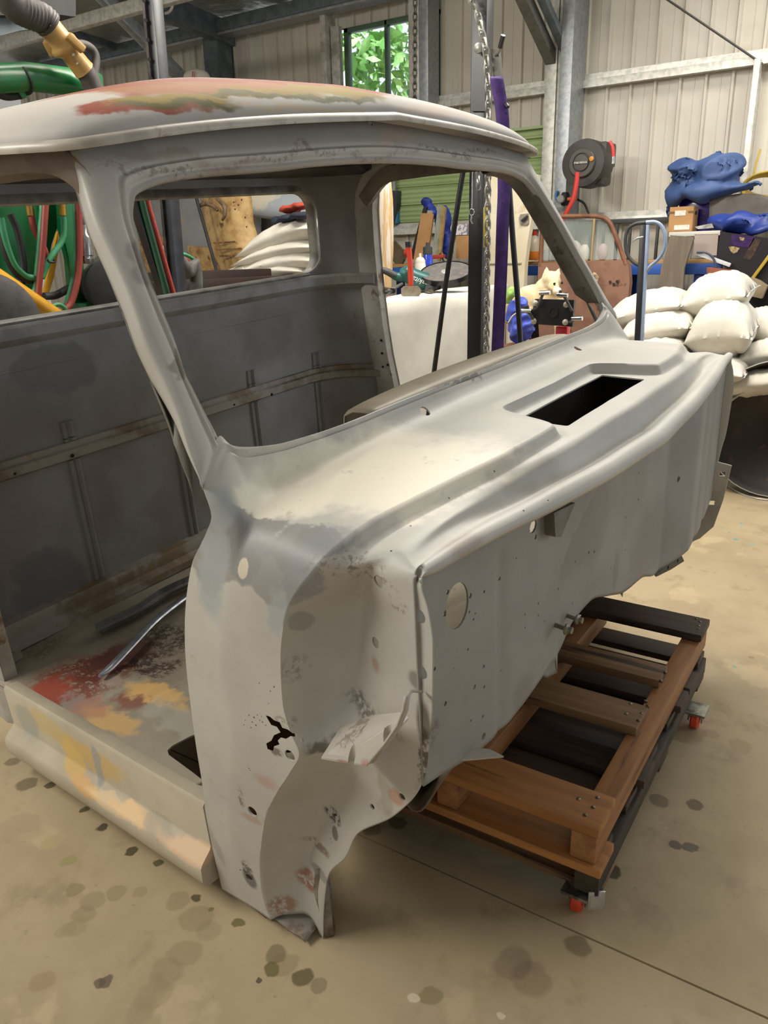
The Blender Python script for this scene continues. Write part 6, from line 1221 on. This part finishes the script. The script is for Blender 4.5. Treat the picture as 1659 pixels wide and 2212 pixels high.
part('hose_end', MB().tube([Py(x, y, 4.95) for x, y in ((1317, 306), (1323, 318), (1325, 338))], .011, sub=4), m_rho, hr); part('hose_coupler', MB().tube([Py(1325, 338, 4.95), Py(1324, 354, 4.95)], .010), m_chz, hr)
part('wall_bracket', MB().box(hc-axr*.24+VH*.06, (.12, .2, .16), bev=.01), m_hr, hr)
rg = thing('air_regulator', 'small air regulator with orange tap fixed to the column under the hose reel', 'regulator', Py(1220, 440, 5.18)); part('body', MB().lathe(Py(1220, 444, 5.18), UP, [(.022, 0), (.03, .02), (.03, .06), (.02, .08)], 16), m_rub, rg)
part('gauge', MB().lathe(Py(1213, 430, 5.14), (0, -1, 0), [(.026, 0), (.026, .02), (.022, .024)], 18), mat('gauge_grey', '8a8a86', rough=.3, metal=.3), rg); part('orange_tap', MB().beam(Py(1226, 430, 5.14), Py(1246, 429, 5.14), .02, .018, bev=.003), mat('tap_orange', 'c85a30', rough=.4), rg)
part('blue_pipe', MB().tube([Py(x, y, 5.18) for x, y in ((1204, 412), (1201, 424), (1206, 434), (1214, 436))], .009, sub=4), mat('pipe_blue', '3f76b0', rough=.4), rg); part('black_pipe', MB().tube([Py(x, y, 5.18) for x, y in ((1246, 430), (1262, 440), (1272, 462))], .007, sub=4), m_rub, rg)
# dog on a crate
dg = thing('dog', 'cream and tan pointy-eared dog looking to the right, behind the black clamping plate', 'dog', Py(1170, 650, 4.15)); Yd = 4.15
def E(x, y, r, ry, rz, dy=0., rot=None): c = Py(x, y, Yd+dy); s = (c-Vector(CAM)).dot(Vector(F_))/FP; return (c, (r*s, ry*s, rz*s), rot or RZ(math.atan2(R_[1], R_[0])))
legs = []
for x, dy in ((1140, -.03), (1140, .10), (1208, -.04), (1208, .08)):
    t0 = Py(x, 665, Yd+dy); legs.append(('t', [t0, t0-UP*.12+RH*(.015 if x > 1180 else -.02), t0-UP*.24, t0-UP*.32+RH*.01], [.05, .035, .022, .026])); FZ = t0.z-.34
body = blob('fur_body', [E(1192, 606, 20, 22, 21, -.02), E(1196, 622, 13, 16, 12, -.06), E(1204, 628, 8, 12, 8, -.11), E(1175, 630, 22, 24, 30), E(1150, 645, 42, 26, 30), E(1200, 660, 26, 26, 34), E(1185, 650, 34, 28, 32), ('t', [Py(1180, 596, Yd+.01), Py(1182, 576, Yd)], [.028, .006]), ('t', [Py(1203, 596, Yd+.03), Py(1208, 578, Yd+.03)], [.026, .006]), ('t', [Py(1112, 650, Yd+.02), Py(1098, 672, Yd+.04), Py(1095, 700, Yd+.04)], [.03, .035, .015])] + legs, .009, paint('dog_fur', 'd9cbaa', 'c2aa80', [], rough=.9, scale=10, bump=.6), '', '', parent=dg, disp=.004, ds=40, sm=5)
part('muzzle_fur', MB().lathe(Py(1203, 629, Yd-.105), (Py(1212, 632, Yd-.20)-Py(1203, 629, Yd-.105)), [(.024, 0), (.022, .02), (.017, .035), (.008, .044)], 16), mat('muzzle_white', 'd8cdb8', rough=.9), dg)
part('nose', MB().lathe(Py(1211, 630, Yd-.165), (.2, -1, 0), [(.004, 0), (.009, .004), (.008, .012), (.002, .015)], 12), m_rub, dg)
for x, y, dy in ((1198, 613, -.085), (1214, 611, -.06)): part('eye', MB().lathe(Py(x, y, Yd+dy), (.1, -1, 0), [(.003, 0), (.007, .003), (.006, .007), (.001, .009)], 12), mat('dog_eye', '1a120c', rough=.15), dg)
part('tongue', MB().beam(Py(1204, 640, Yd-.14), Py(1214, 642, Yd-.15), .02, .006, bev=.002), mat('tongue_pink', 'a8707c', rough=.4), dg)
solo('dog_crate', MB().box((Py(1176, 690, Yd).x, Yd+.03, FZ/2), (.44, .30, FZ), bev=.01), mat('crate_brown', '7a4a34', '5c3626', rough=.7, scale=5), 'brown crate that the cream dog stands on', 'crate')
# black drilled plate tool with chrome handles on a red stand
Yp = 3.15; tp = thing('flange_plate_tool', 'black four-bolt plate with chrome-ended arms on a red stand, in front of the dog', 'machine plate', Py(1196, 705, Yp))
pl_ = part('plate', MB().prism([Py(x, y, Yp) for x, y in ((1156, 646), (1240, 648), (1236, 706), (1152, 700), (1146, 686))], (0, .02, 0)), m_blk, tp, smooth=0)
part('centre_hole', MB().lathe(Py(1196, 675, Yp-.001), (0, -1, 0), [(.020, 0), (.020, .003), (.017, .003), (.016, -.002)], 20), m_rub, tp)
for x, y in ((1157, 655), (1224, 658), (1154, 694), (1222, 696)): part('bolt', MB().lathe(Py(x, y, Yp-.001), (0, -1, 0), [(.012, 0), (.012, .008), (.007, .012)], 14), mat('pale_bolt', 'b8b4a4', rough=.4, metal=.3), tp)
m_crm = mat('chrome', 'c8ccd0', rough=.12, metal=1.)
for a_, b_, c_ in (((1160, 665), (1174, 633), (1186, 629)), ((1236, 672), (1218, 638), (1212, 634)), ((1230, 697), (1244, 689), (1256, 686)), ((1152, 690), (1140, 672), (1126, 668))):
    ar = part('arm', MB().beam(Py(*a_, Yp-.02), Py(*b_, Yp-.02), .012, .010, bev=.002), mat('arm_grey', '5c5c5c', rough=.4, metal=.5), tp); dx_ = 14 if c_[0] > b_[0] else -14
    part('chrome_end', MB().cyl(Py(b_[0]-dx_*.6, b_[1], Yp-.03), Py(b_[0]+dx_, b_[1]-1, Yp-.03), .009, n=16), m_crm, ar)
part('red_stand', MB().box((Py(1212, 720, Yp+.02).x, Yp+.04, Py(1212, 706, Yp).z/2), (.05, .04, Py(1212, 706, Yp).z), bev=.004), mat('red_stand_paint', 'b8242c', rough=.35), tp)
# bags and clamp left of the tool
blob('blue_bag', [Q(1120, 668, 3.35, 24, 26, 26), Q(1128, 705, 3.35, 30, 30, 40), Q(1110, 690, 3.35, 18, 22, 36)], .010, mat('violet_blue_plastic', '3a4cae', '2e3e9a', rough=.4, scale=14), 'crumpled violet-blue plastic bag right of the purple strap', 'bag', disp=.018, ds=14, sm=3)
blob('green_bag', [Q(1104, 632, 3.5, 11, 14, 16), Q(1098, 646, 3.5, 9, 12, 12)], .008, mat('lime_plastic', '8fb45a', '6f9a42', rough=.4, scale=20), 'small lime green bag above the violet-blue bag', 'bag', disp=.006, ds=22)
bz_ = Py(1122, 735, 3.35); solo('bag_box', MB().box((bz_.x, 3.40, bz_.z/2-.01), (.16, .20, bz_.z-.02), bev=.01), MC['crate_brown'], 'brown timber box under the violet-blue bag', 'box')
cp = thing('spring_clamp', 'light blue and black trigger clamp on top of the violet-blue bag', 'clamp', Py(1138, 680, 3.2)); part('trigger', MB().beam(Py(1132, 666, 3.2), Py(1149, 686, 3.2), .014, .012, bev=.003), mat('clamp_blue', '5f9ab8', rough=.4), cp); part('jaw', MB().beam(Py(1126, 668, 3.2), Py(1142, 663, 3.2), .016, .014, bev=.003), m_rub, cp); part('wire', MB().tube([Py(x, y, 3.2) for x, y in ((1098, 697), (1108, 682), (1122, 674), (1132, 674))], .003, sub=4), m_sack, cp)
# pallet jack
Yj = 3.75; b0 = Py(1384, 735, Yj); jk = thing('pallet_jack', 'hand pallet jack with a loop handle standing in front of the white sacks', 'pallet jack', (b0.x, Yj, 0)); t0 = Py(1397, 486, Yj); hp = b0+(b0-t0).normalized()*((b0.z-.30)/max(.01, (t0-b0).normalized().z))
m_jb = mat('jack_blue_grey', '8f9fb8', '7f90aa', rough=.35, metal=.3)
part('handle_tube', MB().beam(t0, hp, .026, .020, up=(0, 1, 0), bev=.004), m_jb, jk); part('handle_black_channel', MB().beam(t0-RH*.016, hp-RH*.016, .026, .012, up=(0, 1, 0), bev=.003), m_blk, jk)  # black channel along the left of the blue handle tube
lp = [(1396, 480), (1372, 484), (1356, 496), (1351, 520), (1354, 546), (1366, 564), (1384, 576), (1392, 590)]; rp_ = [(1396, 480), (1416, 480), (1430, 490), (1437, 512), (1434, 540), (1422, 560), (1404, 576), (1394, 590)]
part('grip_loop', MB().tube([Py(x, y, Yj) for x, y in lp], .0085, 12, sub=5), m_gp, jk); part('grip_loop', MB().tube([Py(x, y, Yj) for x, y in rp_], .0085, 12, sub=5), m_jb, jk)
part('release_lever', MB().tube([Py(1366, 521, Yj-.01), Py(1378, 514, Yj-.01), Py(1390, 512, Yj-.01)], [.003, .006, .006]), mat('lever_zinc', '9aa0a0', rough=.3, metal=.5), jk)
part('pump_body', MB().lathe((hp.x, hp.y, .06), UP, [(.05, 0), (.05, .16), (.035, .2), (.035, .28)], 20), m_jb, jk)
for s_ in (-1, 1): part('fork', MB().box((hp.x-.50, hp.y+s_*.14, .07), (.95, .13, .05), bev=.008), m_jb, jk)
part('steer_wheel', MB().lathe((hp.x-.03, hp.y-.04, .07), (0, 1, 0), [(.03, 0), (.07, .004), (.07, .07), (.03, .075)], 24), m_rub, jk)
# loose front fender and drum on the floor at the right
fdr = thing('black_fender', 'big dark rounded fender shell resting on the floor at the right, open side towards us', 'fender', Pz(1660, 1074, 0)); fc = Pz(1660, 1074, 0); s_ = (fc-Vector(CAM)).dot(Vector(F_))/FP; fc2 = fc+UP*.335
axf = (Vector(CAM)-fc); axf.z = .25; axf = (axf.normalized()-RH*.15).normalized()
R0_ = .325; m_ds = mat('dark_rusty_inner', '2a2521', '3a3029', rough=.7, scale=5, c3='5a3420', s3=9)
part('shell', MB().lathe(fc2-axf*.16, axf, [(.02, -.02), (R0_*.5, .0), (R0_*.82, .05), (R0_*.97, .11), (R0_, .17)], 48, caps=False), m_ds, fdr); o = [c for c in fdr.children][0]; solidify(o, .005)
part('rim', MB().tube([fc2+(axf.cross(UP).normalized()*math.cos(a)+axf.cross(axf.cross(UP)).normalized()*math.sin(a))*R0_ + axf*.01 for a in np.linspace(0, 2*math.pi, 49)[:-1]], .003, 8, closed=True), mat('bare_steel_rim', 'a8a8a4', rough=.35, metal=.4), fdr)
fdr2 = thing('grey_fender', 'pale grey fender skin lying between the sacks and the dark fender shell', 'fender', fc+VH*.1); mb = MB()
mb.grid([[Py(1560+t*150, 880-75*math.sin(t*1.5)-s2_*16, 4.02+s2_*.15) for s2_ in np.linspace(0, 1, 6)] for t in np.linspace(.06, 1, 14)]); o = part('fender_skin', mb, mat('pale_fender_skin', 'b8b4aa', 'a8a49a', rough=.4), fdr2, smooth=60); solidify(o, .005)
part('lower_edge', MB().tube([Pz(x, y, z) for x, y, z in ((1564, 1044, .02), (1600, 1066, .004), (1640, 1078, .004), (1700, 1084, .004))], .004, sub=4), MC['bare_steel_rim'], fdr2)
